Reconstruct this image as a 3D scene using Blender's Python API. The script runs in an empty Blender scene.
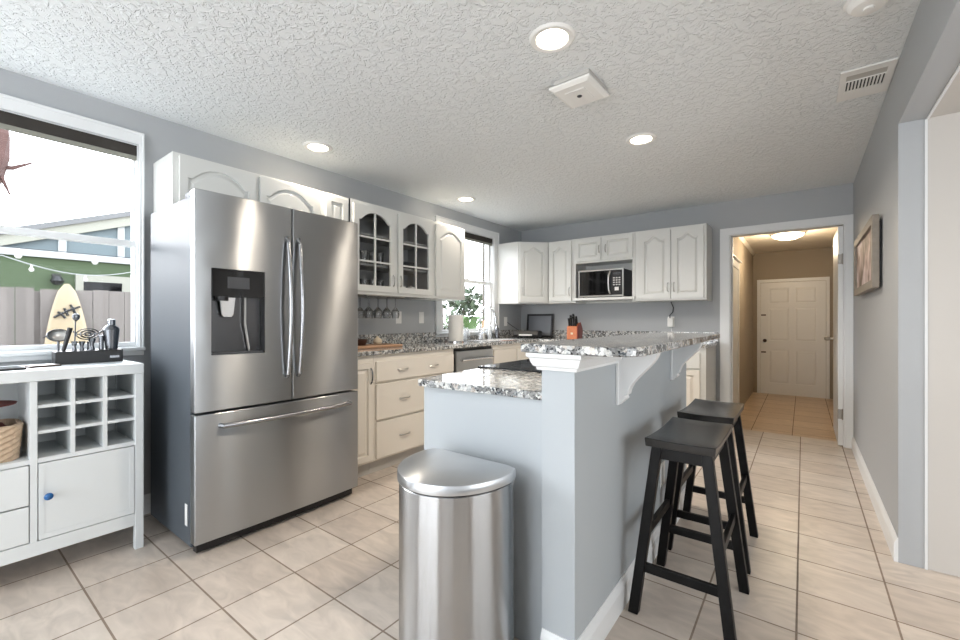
import bpy, bmesh, math, random
from mathutils import Vector, Matrix, Quaternion
random.seed(7)
PI = math.pi
S = bpy.context.scene
COL = S.collection

# ------------------------------------------------------------------ camera
cam = bpy.data.cameras.new('camera'); camo = bpy.data.objects.new('camera', cam); COL.objects.link(camo)
cam.sensor_width = 36.0; cam.lens = 36.0 * 427.0 / 960.0; cam.clip_start = 0.03; cam.clip_end = 300
camo.location = (0, 0, 1.18); camo.rotation_euler = (PI / 2, 0, math.atan2(323, 427.0))
S.camera = camo
S.view_settings.view_transform = 'Standard'; S.view_settings.look = 'None'
S.view_settings.gamma = 1.0; S.view_settings.use_curve_mapping = False
S.view_settings.exposure = 0.36
S.cycles.use_denoising = True
S.cycles.max_bounces = 10; S.cycles.diffuse_bounces = 6; S.cycles.glossy_bounces = 5
S.cycles.transparent_max_bounces = 16; S.cycles.sample_clamp_indirect = 6.0
S.cycles.caustics_reflective = False; S.cycles.caustics_refractive = False

# ------------------------------------------------------------------ sky
SKY = 5.2
w = bpy.data.worlds.new('sky'); S.world = w; w.use_nodes = True
nt = w.node_tree; bgn = nt.nodes['Background']
tcn = nt.nodes.new('ShaderNodeTexCoord'); sep = nt.nodes.new('ShaderNodeSeparateXYZ')
rmp = nt.nodes.new('ShaderNodeValToRGB')
nt.links.new(tcn.outputs['Generated'], sep.inputs[0]); nt.links.new(sep.outputs[2], rmp.inputs[0])
rmp.color_ramp.elements[0].color = (0.93, 0.96, 1.0, 1); rmp.color_ramp.elements[1].color = (0.80, 0.90, 1.0, 1)
nt.links.new(rmp.outputs[0], bgn.inputs[0]); bgn.inputs[1].default_value = SKY

def portal(loc, rot, sx, sy):
    l = bpy.data.lights.new('window_portal', 'AREA'); l.shape = 'RECTANGLE'; l.size = sx; l.size_y = sy
    l.cycles.is_portal = True
    o = bpy.data.objects.new('window_portal', l); COL.objects.link(o); o.location = loc; o.rotation_euler = rot
portal((-3.34, -0.57, 1.64), (0, -PI/2, 0), 1.2, 2.8)
portal((-3.34, 3.95, 1.66), (0, -PI/2, 0), 1.2, 0.95)
portal((-1.5, -2.72, 1.2), (PI/2, 0, 0), 3.0, 2.2)
DL = 13.0     # downlight power, W
HALL = 26.0
REAR_FILL = 20.0    # power of the added fill lamp inside the unseen glazed door
def area(name, loc, rot, sx, sy, e, col):
    l = bpy.data.lights.new(name, 'AREA'); l.shape = 'RECTANGLE'; l.size = sx; l.size_y = sy; l.energy = e; l.color = col
    o = bpy.data.objects.new(name, l); COL.objects.link(o); o.location = loc; o.rotation_euler = rot
    return o
area('rear_fill_lamp', (-1.5, -2.62, 1.25), (PI/2, 0, 0), 2.9, 2.0, REAR_FILL, (0.93, 0.97, 1.0))  # added area lamp behind the camera, brightens the room
area('side_room_fill', (3.0, 1.2, 1.25), (0, PI/2, 0), 1.6, 2.2, 45.0, (0.93, 0.97, 1.0))  # added fill lamp in front of the solid end wall, no window there

sun = bpy.data.lights.new('fill_sun', 'SUN'); sun.energy = 8.0; sun.angle = math.radians(50); sun.color = (0.97, 0.98, 1.0)  # wide soft sun added as fill, stands for overcast sky glow
suno = bpy.data.objects.new('fill_sun', sun); COL.objects.link(suno)
suno.rotation_euler = Vector((0.90, 0.12, -0.36)).to_track_quat('-Z', 'Y').to_euler()

# ------------------------------------------------------------------ materials
def newmat(name):
    m = bpy.data.materials.new(name); m.use_nodes = True
    return m, m.node_tree, m.node_tree.nodes['Principled BSDF']
def hexc(r, g, b):
    f = lambda v: ((v/255.0 + 0.055) / 1.055) ** 2.4 if v > 10 else v/255.0/12.92
    return (f(r), f(g), f(b), 1)
def mat(name, rgb, rough=0.5, metal=0.0, spec=None, bump=0.0, bscale=60, var=0.0, vscale=8, coat=0.0):
    m, t, p = newmat(name)
    p.inputs['Base Color'].default_value = hexc(*rgb); p.inputs['Roughness'].default_value = rough
    p.inputs['Metallic'].default_value = metal
    if spec is not None: p.inputs['Specular IOR Level'].default_value = spec
    if coat: p.inputs['Coat Weight'].default_value = coat; p.inputs['Coat Roughness'].default_value = 0.08
    tc = t.nodes.new('ShaderNodeTexCoord')
    if var:
        n = t.nodes.new('ShaderNodeTexNoise'); n.inputs['Scale'].default_value = vscale; n.inputs['Detail'].default_value = 4
        t.links.new(tc.outputs['Object'], n.inputs['Vector'])
        h = t.nodes.new('ShaderNodeMapRange'); h.inputs[3].default_value = 1 - var; h.inputs[4].default_value = 1 + var
        t.links.new(n.outputs[0], h.inputs[0])
        mx = t.nodes.new('ShaderNodeVectorMath'); mx.operation = 'SCALE'
        mx.inputs[0].default_value = hexc(*rgb)[:3]; t.links.new(h.outputs[0], mx.inputs['Scale'])
        t.links.new(mx.outputs[0], p.inputs['Base Color'])
    if bump:
        n = t.nodes.new('ShaderNodeTexNoise'); n.inputs['Scale'].default_value = bscale; n.inputs['Detail'].default_value = 3
        t.links.new(tc.outputs['Object'], n.inputs['Vector'])
        b = t.nodes.new('ShaderNodeBump'); b.inputs['Strength'].default_value = bump; b.inputs['Distance'].default_value = 0.002
        t.links.new(n.outputs[0], b.inputs['Height']); t.links.new(b.outputs[0], p.inputs['Normal'])
    return m
M = {}
M['wall'] = mat('wall_paint', (172, 175, 178), 0.62, bump=0.15, bscale=180)
M['sidepaint'] = mat('side_room_paint', (196, 192, 187), 0.6)
M['hall_wall'] = mat('hall_wall_paint', (154, 143, 127), 0.65)
M['trim'] = mat('white_trim_paint', (224, 226, 227), 0.35)
M['cab'] = mat('white_cabinet_paint', (218, 219, 216), 0.32)
M['basecab'] = mat('cream_cabinet_paint', (226, 221, 212), 0.35)
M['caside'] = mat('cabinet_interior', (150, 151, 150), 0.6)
M['toe'] = mat('toe_kick_paint', (190, 188, 184), 0.5)
M['island'] = mat('island_paint', (172, 178, 182), 0.55, bump=0.1, bscale=150)
M['sideb'] = mat('sideboard_paint', (210, 214, 215), 0.38)
M['nickel'] = mat('satin_nickel', (196, 194, 190), 0.28, 1.0)
M['handlemetal'] = mat('handle_metal', (160, 161, 163), 0.24, 1.0)
M['chrome'] = mat('chrome', (225, 226, 228), 0.08, 1.0)
M['blackgloss'] = mat('black_gloss', (9, 9, 11), 0.06)
M['black'] = mat('black_plastic', (20, 20, 22), 0.42)
M['darkgrey'] = mat('dark_grey_plastic', (58, 60, 64), 0.5)
M['traygrey'] = mat('tray_grey', (112, 115, 120), 0.35)
M['dispgrey'] = mat('dispenser_grey', (92, 92, 94), 0.25, 0.8)
M['seat'] = mat('black_painted_wood', (30, 29, 28), 0.26, var=0.15, vscale=20)
M['stool'] = mat('black_leg_wood', (10, 9, 9), 0.42, spec=0.2)
M['white'] = mat('white_plastic', (236, 236, 234), 0.4)
M['paper'] = mat('paper', (238, 236, 232), 0.9, bump=0.3, bscale=120)
M['terracotta'] = mat('terracotta', (176, 104, 70), 0.7)
M['blockwood'] = mat('red_block_wood', (192, 116, 78), 0.4, var=0.25, vscale=30)
M['redblock'] = mat('dark_red_lacquer', (136, 52, 40), 0.4)
M['board'] = mat('cutting_board_wood', (168, 132, 104), 0.5, var=0.15, vscale=25)
M['garlic'] = mat('cream_ceramic', (222, 208, 184), 0.4)
M['brown'] = mat('dark_brown', (62, 38, 28), 0.4)
M['steel_dark'] = mat('brushed_dark_steel', (120, 122, 126), 0.25, 1.0)
M['frame'] = mat('weathered_wood_frame', (140, 132, 122), 0.6, var=0.25, vscale=30)
M['basket'] = mat('woven_seagrass', (182, 160, 136), 0.85, var=0.3, vscale=60)
M['redcloth'] = mat('dark_red_cloth', (96, 40, 36), 0.8, var=0.25, vscale=30)
M['blueknob'] = mat('blue_glass_knob', (36, 92, 150), 0.08)
M['hinge'] = mat('hinge_metal', (150, 145, 138), 0.35, 1.0)
M['siding'] = mat('green_siding', (64, 78, 54), 0.8)
M['bluesiding'] = mat('blue_grey_siding', (95, 106, 110), 0.8)
M['creamtrim'] = mat('cream_trim', (138, 138, 128), 0.7)
M['roof'] = mat('grey_shingles', (105, 106, 107), 0.9, var=0.1)
M['darkwood'] = mat('dark_weathered_wood', (51, 47, 43), 0.8, var=0.3, vscale=14)
M['ground'] = mat('patio_ground', (170, 165, 155), 0.9, var=0.15, vscale=2)
M['surf'] = mat('surfboard_resin', (155, 140, 114), 0.35, var=0.06, vscale=5)
M['pole'] = mat('pole_wood', (84, 78, 72), 0.85, var=0.2)
M['bark'] = mat('palm_bark', (84, 62, 58), 0.95, var=0.4, vscale=10, bump=0.8, bscale=20)
M['leaf'] = mat('green_leaf', (72, 102, 51), 0.55, var=0.3, vscale=9)
M['darkleaf'] = mat('dark_green_leaf', (54, 70, 46), 0.65, var=0.35, vscale=5)
M['bulb'] = mat('string_bulb_glass', (190, 190, 186), 0.1)
M['slotshade'] = mat('grille_shadow', (60, 62, 64), 0.8)  # dark colour standing in for the shade behind the register slots

def emis(name, rgb, e):
    m, t, p = newmat(name)
    p.inputs['Base Color'].default_value = (0.8, 0.8, 0.8, 1)
    p.inputs['Emission Color'].default_value = rgb + (1,); p.inputs['Emission Strength'].default_value = e
    return m
M['lens'] = emis('lamp_lens', (1.0, 0.84, 0.64), 16.0)
M['halllens'] = emis('hall_lamp_lens', (1.0, 0.80, 0.52), 3.0)

def glassmat(name, tint=(1, 1, 1), refl=1.0, base_t=0.97):
    m, t, p = newmat(name); t.nodes.remove(p); out = t.nodes['Material Output']
    a = t.nodes.new('ShaderNodeBsdfTransparent'); a.inputs[0].default_value = tuple(c*base_t for c in tint) + (1,)
    g = t.nodes.new('ShaderNodeBsdfGlossy'); g.inputs['Roughness'].default_value = 0.02
    f = t.nodes.new('ShaderNodeFresnel'); f.inputs[0].default_value = 1.45
    mu = t.nodes.new('ShaderNodeMath'); mu.operation = 'MULTIPLY'; mu.inputs[1].default_value = refl; mu.use_clamp = True
    mx = t.nodes.new('ShaderNodeMixShader')
    t.links.new(f.outputs[0], mu.inputs[0]); t.links.new(mu.outputs[0], mx.inputs[0])
    t.links.new(a.outputs[0], mx.inputs[1]); t.links.new(g.outputs[0], mx.inputs[2]); t.links.new(mx.outputs[0], out.inputs[0])
    return m
M['pane'] = glassmat('window_glass', refl=0.08)
M['outtrim'] = mat('outdoor_white_trim', (158, 160, 160), 0.7)
def frosty(name):
    m = glassmat(name, (1, 1, 1), 1.4, 1.0); t = m.node_tree; out = t.nodes['Material Output']; src = out.inputs[0].links[0].from_socket
    d = t.nodes.new('ShaderNodeBsdfTranslucent'); d.inputs[0].default_value = (0.9, 0.93, 0.95, 1); mx = t.nodes.new('ShaderNodeMixShader'); mx.inputs[0].default_value = 0.10
    t.links.new(src, mx.inputs[1]); t.links.new(d.outputs[0], mx.inputs[2]); t.links.new(mx.outputs[0], out.inputs[0]); return m
M['glassware'] = frosty('clear_glassware')


def steel(name, rgb, rough, aniso, tangent=(0, 0, 1), metal=1.0, wav=0.003):
    m, t, p = newmat(name)
    p.inputs['Metallic'].default_value = metal; p.inputs['Roughness'].default_value = rough
    p.inputs['Anisotropic'].default_value = aniso; p.inputs['Base Color'].default_value = hexc(*rgb)
    c = t.nodes.new('ShaderNodeCombineXYZ')
    for i in range(3): c.inputs[i].default_value = tangent[i]
    t.links.new(c.outputs[0], p.inputs['Tangent'])
    tc = t.nodes.new('ShaderNodeTexCoord'); mp = t.nodes.new('ShaderNodeMapping'); mp.inputs['Scale'].default_value = (3, 3, 420)
    n = t.nodes.new('ShaderNodeTexNoise'); n.inputs['Scale'].default_value = 1.0; n.inputs['Detail'].default_value = 2
    t.links.new(tc.outputs['Object'], mp.inputs[0]); t.links.new(mp.outputs[0], n.inputs['Vector'])
    h = t.nodes.new('ShaderNodeMapRange'); h.inputs[3].default_value = rough - 0.03; h.inputs[4].default_value = rough + 0.04
    n2 = t.nodes.new('ShaderNodeTexNoise'); n2.inputs['Scale'].default_value = 4.0; n2.inputs['Detail'].default_value = 1
    t.links.new(tc.outputs['Object'], n2.inputs['Vector'])
    bp = t.nodes.new('ShaderNodeBump'); bp.inputs['Strength'].default_value = 1.0; bp.inputs['Distance'].default_value = wav
    t.links.new(n2.outputs[0], bp.inputs['Height']); t.links.new(bp.outputs[0], p.inputs['Normal'])
    return m
M['steel'] = steel('brushed_stainless', (174, 176, 178), 0.28, 1.0)
M['cansteel'] = steel('can_stainless', (172, 173, 174), 0.25, 1.0)
M['lidsteel'] = steel('lid_stainless', (188, 190, 192), 0.30, 0.8, (0.1, 1, 0))
M['fridgeside'] = mat('fridge_side_grey', (76, 82, 88), 0.5, 0.0, spec=0.3)

def granite():
    m, t, p = newmat('speckled_granite'); N = t.nodes; L = t.links
    tc = N.new('ShaderNodeTexCoord')
    n0 = N.new('ShaderNodeTexNoise'); n0.inputs['Scale'].default_value = 45; n0.inputs['Detail'].default_value = 3
    L.new(tc.outputs['Object'], n0.inputs['Vector'])
    ad = N.new('ShaderNodeMix'); ad.data_type = 'VECTOR'; ad.inputs[0].default_value = 0.03
    L.new(tc.outputs['Object'], ad.inputs[4]); L.new(n0.outputs['Color'], ad.inputs[5])
    v = N.new('ShaderNodeTexVoronoi'); v.inputs['Scale'].default_value = 66; v.inputs['Randomness'].default_value = 1.0
    L.new(ad.outputs[1], v.inputs['Vector'])
    s = N.new('ShaderNodeSeparateColor'); L.new(v.outputs['Color'], s.inputs[0])
    r = N.new('ShaderNodeValToRGB'); r.color_ramp.interpolation = 'CONSTANT'; e = r.color_ramp.elements
    e[0].position = 0; e[0].color = hexc(22, 25, 29); e[1].position = 0.42; e[1].color = hexc(78, 86, 92)
    for pos, c in ((0.50, (140, 144, 146)), (0.58, (188, 190, 190)), (0.74, (212, 212, 208)), (0.90, (178, 168, 158))):
        q = e.new(pos); q.color = hexc(*c)
    L.new(s.outputs[0], r.inputs[0])
    v2 = N.new('ShaderNodeTexVoronoi'); v2.inputs['Scale'].default_value = 170; L.new(tc.outputs['Object'], v2.inputs['Vector'])
    s2 = N.new('ShaderNodeSeparateColor'); L.new(v2.outputs['Color'], s2.inputs[0])
    r2 = N.new('ShaderNodeValToRGB'); r2.color_ramp.interpolation = 'CONSTANT'; e = r2.color_ramp.elements
    e[0].color = hexc(34, 38, 42); e[1].position = 0.22; e[1].color = hexc(186, 187, 186); q = e.new(0.5); q.color = hexc(212, 212, 209)
    L.new(s2.outputs[1], r2.inputs[0])
    mx = N.new('ShaderNodeMix'); mx.data_type = 'RGBA'; mx.inputs[0].default_value = 0.32
    L.new(r.outputs[0], mx.inputs[6]); L.new(r2.outputs[0], mx.inputs[7]); L.new(mx.outputs[2], p.inputs['Base Color'])
    p.inputs['Roughness'].default_value = 0.05; p.inputs['Specular IOR Level'].default_value = 0.9
    return m
M['granite'] = granite()

def tiles(name, c1, c2, cm, x0, y0, size, mortar=0.008):
    m, t, p = newmat(name); N = t.nodes; L = t.links
    g = N.new('ShaderNodeNewGeometry')
    mp = N.new('ShaderNodeMapping'); mp.inputs['Location'].default_value = (-x0, -y0, 0); L.new(g.outputs['Position'], mp.inputs[0])
    b = N.new('ShaderNodeTexBrick'); b.offset = 0; b.squash = 1
    b.inputs['Scale'].default_value = 1; b.inputs['Brick Width'].default_value = size; b.inputs['Row Height'].default_value = size
    b.inputs['Mortar Size'].default_value = mortar/2; b.inputs['Mortar Smooth'].default_value = 0.15; b.inputs['Bias'].default_value = 0
    b.inputs['Color1'].default_value = hexc(*c1); b.inputs['Color2'].default_value = hexc(*c2); b.inputs['Mortar'].default_value = hexc(*cm)
    L.new(mp.outputs[0], b.inputs['Vector'])
    mp2 = N.new('ShaderNodeMapping'); mp2.inputs['Scale'].default_value = (1.0, 2.6, 1); mp2.inputs['Rotation'].default_value = (0, 0, 0.5); L.new(g.outputs['Position'], mp2.inputs[0])
    n = N.new('ShaderNodeTexNoise'); n.inputs['Scale'].default_value = 5.5; n.inputs['Detail'].default_value = 5; n.inputs['Distortion'].default_value = 1.2
    L.new(mp2.outputs[0], n.inputs['Vector'])
    h = N.new('ShaderNodeMapRange'); h.inputs[1].default_value = 0.3; h.inputs[2].default_value = 0.7; h.inputs[3].default_value = 0.84; h.inputs[4].default_value = 1.12
    L.new(n.outputs[0], h.inputs[0])
    sc = N.new('ShaderNodeVectorMath'); sc.operation = 'SCALE'; L.new(b.outputs['Color'], sc.inputs[0]); L.new(h.outputs[0], sc.inputs['Scale'])
    L.new(sc.outputs[0], p.inputs['Base Color'])
    rr = N.new('ShaderNodeMapRange'); rr.inputs[3].default_value = 0.30; rr.inputs[4].default_value = 0.85
    L.new(b.outputs['Fac'], rr.inputs[0]); L.new(rr.outputs[0], p.inputs['Roughness'])
    iv = N.new('ShaderNodeMath'); iv.operation = 'SUBTRACT'; iv.inputs[0].default_value = 1.0; L.new(b.outputs['Fac'], iv.inputs[1])
    bp = N.new('ShaderNodeBump'); bp.inputs['Strength'].default_value = 0.6; bp.inputs['Distance'].default_value = 0.002
    L.new(iv.outputs[0], bp.inputs['Height']); L.new(bp.outputs[0], p.inputs['Normal'])
    return m
M['tile'] = tiles('beige_floor_tile', (205, 194, 183), (192, 179, 167), (138, 122, 108), -0.02, 0.132, 0.3125)
M['halltile'] = tiles('hall_floor_tile', (198, 176, 150), (186, 162, 135), (128, 108, 88), -0.10, 5.42, 0.40)

def ceilmat():
    m, t, p = newmat('knockdown_ceiling'); N = t.nodes; L = t.links
    p.inputs['Base Color'].default_value = hexc(230, 234, 236); p.inputs['Roughness'].default_value = 0.75
    g = N.new('ShaderNodeNewGeometry')
    n = N.new('ShaderNodeTexNoise'); n.inputs['Scale'].default_value = 30; n.inputs['Detail'].default_value = 3; n.inputs['Roughness'].default_value = 0.55; n.inputs['Distortion'].default_value = 0.9
    L.new(g.outputs['Position'], n.inputs['Vector'])
    r = N.new('ShaderNodeValToRGB'); r.color_ramp.elements[0].position = 0.47; r.color_ramp.elements[1].position = 0.60
    L.new(n.outputs[0], r.inputs[0])
    bp = N.new('ShaderNodeBump'); bp.inputs['Strength'].default_value = 0.75; bp.inputs['Distance'].default_value = 0.006
    L.new(r.outputs[0], bp.inputs['Height']); L.new(bp.outputs[0], p.inputs['Normal'])
    return m
M['ceil'] = ceilmat()
M['hallceil'] = mat('hall_ceiling_paint', (222, 216, 204), 0.8, bump=0.4, bscale=40)

def planks(name, rgb, width, rough=0.85, axis=1):
    m, t, p = newmat(name); N = t.nodes; L = t.links
    g = N.new('ShaderNodeTexCoord'); sp = N.new('ShaderNodeSeparateXYZ'); L.new(g.outputs['Object'], sp.inputs[0])
    dv = N.new('ShaderNodeMath'); dv.operation = 'DIVIDE'; dv.inputs[1].default_value = width; L.new(sp.outputs[axis], dv.inputs[0])
    fl = N.new('ShaderNodeMath'); fl.operation = 'FLOOR'; L.new(dv.outputs[0], fl.inputs[0])
    wn = N.new('ShaderNodeTexWhiteNoise'); wn.noise_dimensions = '1D'; L.new(fl.outputs[0], wn.inputs['W'])
    mp = N.new('ShaderNodeMapping'); mp.inputs['Scale'].default_value = (8, 8, 1) if axis != 2 else (1, 1, 8); L.new(g.outputs['Object'], mp.inputs[0])
    n = N.new('ShaderNodeTexNoise'); n.inputs['Scale'].default_value = 2.5; n.inputs['Detail'].default_value = 4; L.new(mp.outputs[0], n.inputs['Vector'])
    a = N.new('ShaderNodeMath'); a.operation = 'ADD'; L.new(wn.outputs['Value'], a.inputs[0]); L.new(n.outputs[0], a.inputs[1])
    h = N.new('ShaderNodeMapRange'); h.inputs[2].default_value = 2.0; h.inputs[3].default_value = 0.72; h.inputs[4].default_value = 1.22; L.new(a.outputs[0], h.inputs[0])
    sc = N.new('ShaderNodeVectorMath'); sc.operation = 'SCALE'; sc.inputs[0].default_value = hexc(*rgb)[:3]; L.new(h.outputs[0], sc.inputs['Scale'])
    L.new(sc.outputs[0], p.inputs['Base Color']); p.inputs['Roughness'].default_value = rough
    return m
M['fence'] = planks('weathered_fence_wood', (114, 108, 104), 0.14)
M['tanfence'] = planks('tan_fence_wood', (148, 121, 97), 0.14)

def picmat():
    m, t, p = newmat('picture_print'); N = t.nodes; L = t.links
    tc = N.new('ShaderNodeTexCoord')
    n = N.new('ShaderNodeTexNoise'); n.inputs['Scale'].default_value = 4.5; n.inputs['Detail'].default_value = 3; n.inputs['Distortion'].default_value = 0.8
    L.new(tc.outputs['Object'], n.inputs['Vector'])
    r = N.new('ShaderNodeValToRGB'); e = r.color_ramp.elements
    e[0].position = 0.38; e[0].color = hexc(112, 96, 86); e[1].position = 0.66; e[1].color = hexc(226, 210, 208)
    q = e.new(0.5); q.color = hexc(176, 150, 142)
    L.new(n.outputs[0], r.inputs[0]); L.new(r.outputs[0], p.inputs['Base Color']); p.inputs['Roughness'].default_value = 0.6
    return m
M['print'] = picmat()

# ------------------------------------------------------------------ mesh helpers
def B(): return bmesh.new()
def bx(bm, x0, x1, y0, y1, z0, z1):
    v = [bm.verts.new(p) for p in ((x0,y0,z0),(x1,y0,z0),(x1,y1,z0),(x0,y1,z0),(x0,y0,z1),(x1,y0,z1),(x1,y1,z1),(x0,y1,z1))]
    for f in ((0,3,2,1),(4,5,6,7),(0,1,5,4),(1,2,6,5),(2,3,7,6),(3,0,4,7)): bm.faces.new([v[i] for i in f])
    return bm
def box(*a): return bx(B(), *a)
PL = {'xy': lambda u, v, d: (u, v, d), 'xz': lambda u, v, d: (u, d, v), 'yz': lambda u, v, d: (d, u, v)}
def slab(bm, outer, holes, d0, d1, plane='xz'):
    f = PL[plane]; loops = [outer] + list(holes); rings = []
    for d in (d0, d1):
        es = []; rr = []
        for lp in loops:
            vs = [bm.verts.new(f(u, v, d)) for u, v in lp]; rr.append(vs)
            es += [bm.edges.new((vs[i], vs[(i+1) % len(vs)])) for i in range(len(vs))]
        if len(loops) == 1: bm.faces.new(rr[0])
        else: bmesh.ops.triangle_fill(bm, edges=es, use_beauty=True)
        rings.append(rr)
    for a, b in zip(rings[0], rings[1]):
        n = len(a)
        for i in range(n): bm.faces.new((a[i], a[(i+1) % n], b[(i+1) % n], b[i]))
    return bm
def tube(bm, pts, r, n=10, r2=None, cap=True):
    pts = [Vector(p) for p in pts]; rings = []
    for i, p in enumerate(pts):
        d = (pts[min(i+1, len(pts)-1)] - pts[max(i-1, 0)]).normalized()
        up = Vector((0,0,1)) if abs(d.z) < 0.9 else Vector((1,0,0))
        a = d.cross(up).normalized(); b = d.cross(a).normalized()
        rad = r if r2 is None else r + (r2 - r) * i / (len(pts)-1)
        rings.append([bm.verts.new(p + a*math.cos(2*PI*k/n)*rad + b*math.sin(2*PI*k/n)*rad) for k in range(n)])
    for q in range(len(rings)-1):
        for k in range(n): bm.faces.new((rings[q][k], rings[q][(k+1) % n], rings[q+1][(k+1) % n], rings[q+1][k]))
    if cap: bm.faces.new(rings[0][::-1]); bm.faces.new(rings[-1])
    return bm
def lathe(bm, prof, c=(0,0,0), n=24, sx=1, sy=1):
    rings = []
    for r, z in prof:
        if r < 1e-5: rings.append([bm.verts.new((c[0], c[1], c[2]+z))])
        else: rings.append([bm.verts.new((c[0]+r*sx*math.cos(2*PI*k/n), c[1]+r*sy*math.sin(2*PI*k/n), c[2]+z)) for k in range(n)])
    for a, b in zip(rings, rings[1:]):
        for k in range(n):
            k2 = (k+1) % n
            if len(a) == 1 and len(b) == 1: continue
            if len(a) == 1: bm.faces.new((a[0], b[k], b[k2]))
            elif len(b) == 1: bm.faces.new((a[k], a[k2], b[0]))
            else: bm.faces.new((a[k], a[k2], b[k2], b[k]))
    return bm
def obj(name, bm, m, parent=None, bev=0.0, smooth=False, loc=None, label=None):
    bmesh.ops.recalc_face_normals(bm, faces=bm.faces)
    me = bpy.data.meshes.new(name); bm.to_mesh(me); bm.free()
    if smooth:
        for f in me.polygons: f.use_smooth = True
        try: me.set_sharp_from_angle(angle=math.radians(40))
        except Exception: pass
    me.materials.append(M[m] if isinstance(m, str) else m)
    o = bpy.data.objects.new(name, me); COL.objects.link(o)
    if parent is not None: o.parent = parent
    if loc is not None: o.location = loc
    if bev:
        md = o.modifiers.new('bevel', 'BEVEL'); md.width = bev; md.segments = 2; md.limit_method = 'ANGLE'
    if label: o['label'] = label
    return o
def thing(name, label, cat, loc=(0,0,0), rz=0, group=None):
    o = bpy.data.objects.new(name, None); COL.objects.link(o); o.location = loc; o.rotation_euler = (0, 0, rz)
    o.empty_display_size = 0.1
    o['label'] = label; o['category'] = cat
    if group: o['group'] = group
    return o
def tag(o, label, cat, group=None):
    o['label'] = label; o['category'] = cat
    if group: o['group'] = group
    return o
def struct(name, bm, m, parent=None, bev=0.0, smooth=False):
    o = obj(name, bm, m, parent, bev, smooth)
    if parent is None: o['kind'] = 'structure'
    return o
def sempty(name, loc=(0,0,0), rz=0):
    o = bpy.data.objects.new(name, None); COL.objects.link(o); o.location = loc; o.rotation_euler = (0,0,rz); o['kind'] = 'structure'
    return o
def dup(root, loc, rz=None, label=None, group=None):
    r = root.copy(); COL.objects.link(r); r.location = loc
    if rz is not None: r.rotation_euler = (0, 0, rz)
    if label: r['label'] = label
    if group: r['group'] = group
    for ch in list(root.children):
        c = ch.copy(); COL.objects.link(c); c.parent = r
        for g in list(ch.children):
            d = g.copy(); COL.objects.link(d); d.parent = c
    return r

rect = lambda a, b, c, d: [(a, c), (b, c), (b, d), (a, d)]
# ------------------------------------------------------------------ room shell
XL, XR, YB, YF, ZC = -3.2, 0.37, 5.2, -2.6, 2.44
HX0, HX1, HY, HZ, HC = -0.735, 0.43, 9.33, -0.15, 2.41      # hall beyond the doorway, a step lower
OPY, OPZ = 2.887, 2.135                                     # opening in the right wall
struct('floor', box(XL-0.14, 3.1, YF-0.14, 5.40, -0.10, 0.0), 'tile')
struct('floor_hall', box(HX0-0.1, HX1+0.1, 5.40, HY+0.1, HZ-0.1, HZ), 'halltile')
struct('ceiling', box(XL-0.14, XR+0.10, YF-0.14, YB+0.12, ZC, ZC+0.1), 'ceil')
struct('ceiling_hall', box(HX0-0.1, HX1+0.1, YB+0.12, HY+0.1, HC, HC+0.1), 'hallceil')
W1 = (-1.95, 0.812, 1.018, 2.237); W2 = (3.52, 4.515, 1.04, 2.235)  # left window's unseen part is widened to let in more daylight
rect = lambda a, b, c, d: [(a, c), (b, c), (b, d), (a, d)]
struct('wall_left', slab(B(), rect(YF, YB, 0, ZC), [rect(*W1), rect(*W2)], XL-0.14, XL, 'yz'), 'wall')
DX0, DX1, DZ = -0.62, 0.311, 2.080
b = B(); bx(b, XL, DX0, YB, YB+0.12, 0, ZC); bx(b, DX1, XR, YB, YB+0.12, 0, ZC); bx(b, DX0, DX1, YB, YB+0.12, DZ, ZC)
struct('wall_back', b, 'wall')
b = B(); bx(b, XR, XR+0.10, OPY, YB+0.12, 0, ZC); bx(b, XR, XR+0.10, YF, -0.4, 0, ZC); bx(b, XR, XR+0.10, -0.4, OPY, OPZ, ZC)
struct('wall_right', b, 'wall')
b = B(); bx(b, XL, -3.0, YF-0.14, YF, 0, ZC); bx(b, 0.0, XR+0.1, YF-0.14, YF, 0, ZC); bx(b, -3.0, 0.0, YF-0.14, YF, 2.30, ZC); bx(b, -3.0, 0.0, YF-0.14, YF, 0, 0.06)
struct('wall_front', b, 'wall')
# side room seen through the opening on the right
SW4 = [rect(0.98, 1.10, 0.15, 2.0), rect(1.78, 2.02, 0.15, 2.0)]  # slim unseen openings, added to put vertical streaks in the fridge doors
struct('wall_side_room', slab(B(), rect(XR+0.10, 3.1, 0, OPZ), SW4, OPY+0.004, OPY+0.12, 'xz'), 'sidepaint')
for k_, (a_, b_) in enumerate(((0.98, 1.10), (1.78, 2.02))):
    o_ = sempty('window_%d' % (k_+4), (0, OPY+0.06, 0))  # added window, only there for its reflection in the fridge
    obj('window_frame', slab(B(), rect(a_+0.001, b_-0.001, 0.151, 1.999), [rect(a_+0.012, b_-0.012, 0.165, 1.985)], -0.02, 0.02, 'xz'), 'trim', o_)
    obj('pane', box(a_+0.012, b_-0.012, -0.003, 0.003, 0.165, 1.985), 'pane', o_)
struct('wall_side_room_front', box(XR+0.10, 3.1, -0.52, -0.4, 0, OPZ), 'wall')
struct('ceiling_side_room', box(XR+0.10, 3.1, -0.52, OPY+0.12, OPZ, OPZ+0.1), 'sidepaint')
struct('wall_side_room_end', box(3.04, 3.1, -0.4, OPY, 0, OPZ), 'wall')
struct('trim_1', box(XR+0.095, XR+0.105, -0.4, OPY, OPZ-0.006, OPZ), 'trim')
struct('trim_2', box(XR+0.090, XR+0.100, OPY-0.004, OPY, 0, OPZ-0.006), 'trim')
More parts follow.
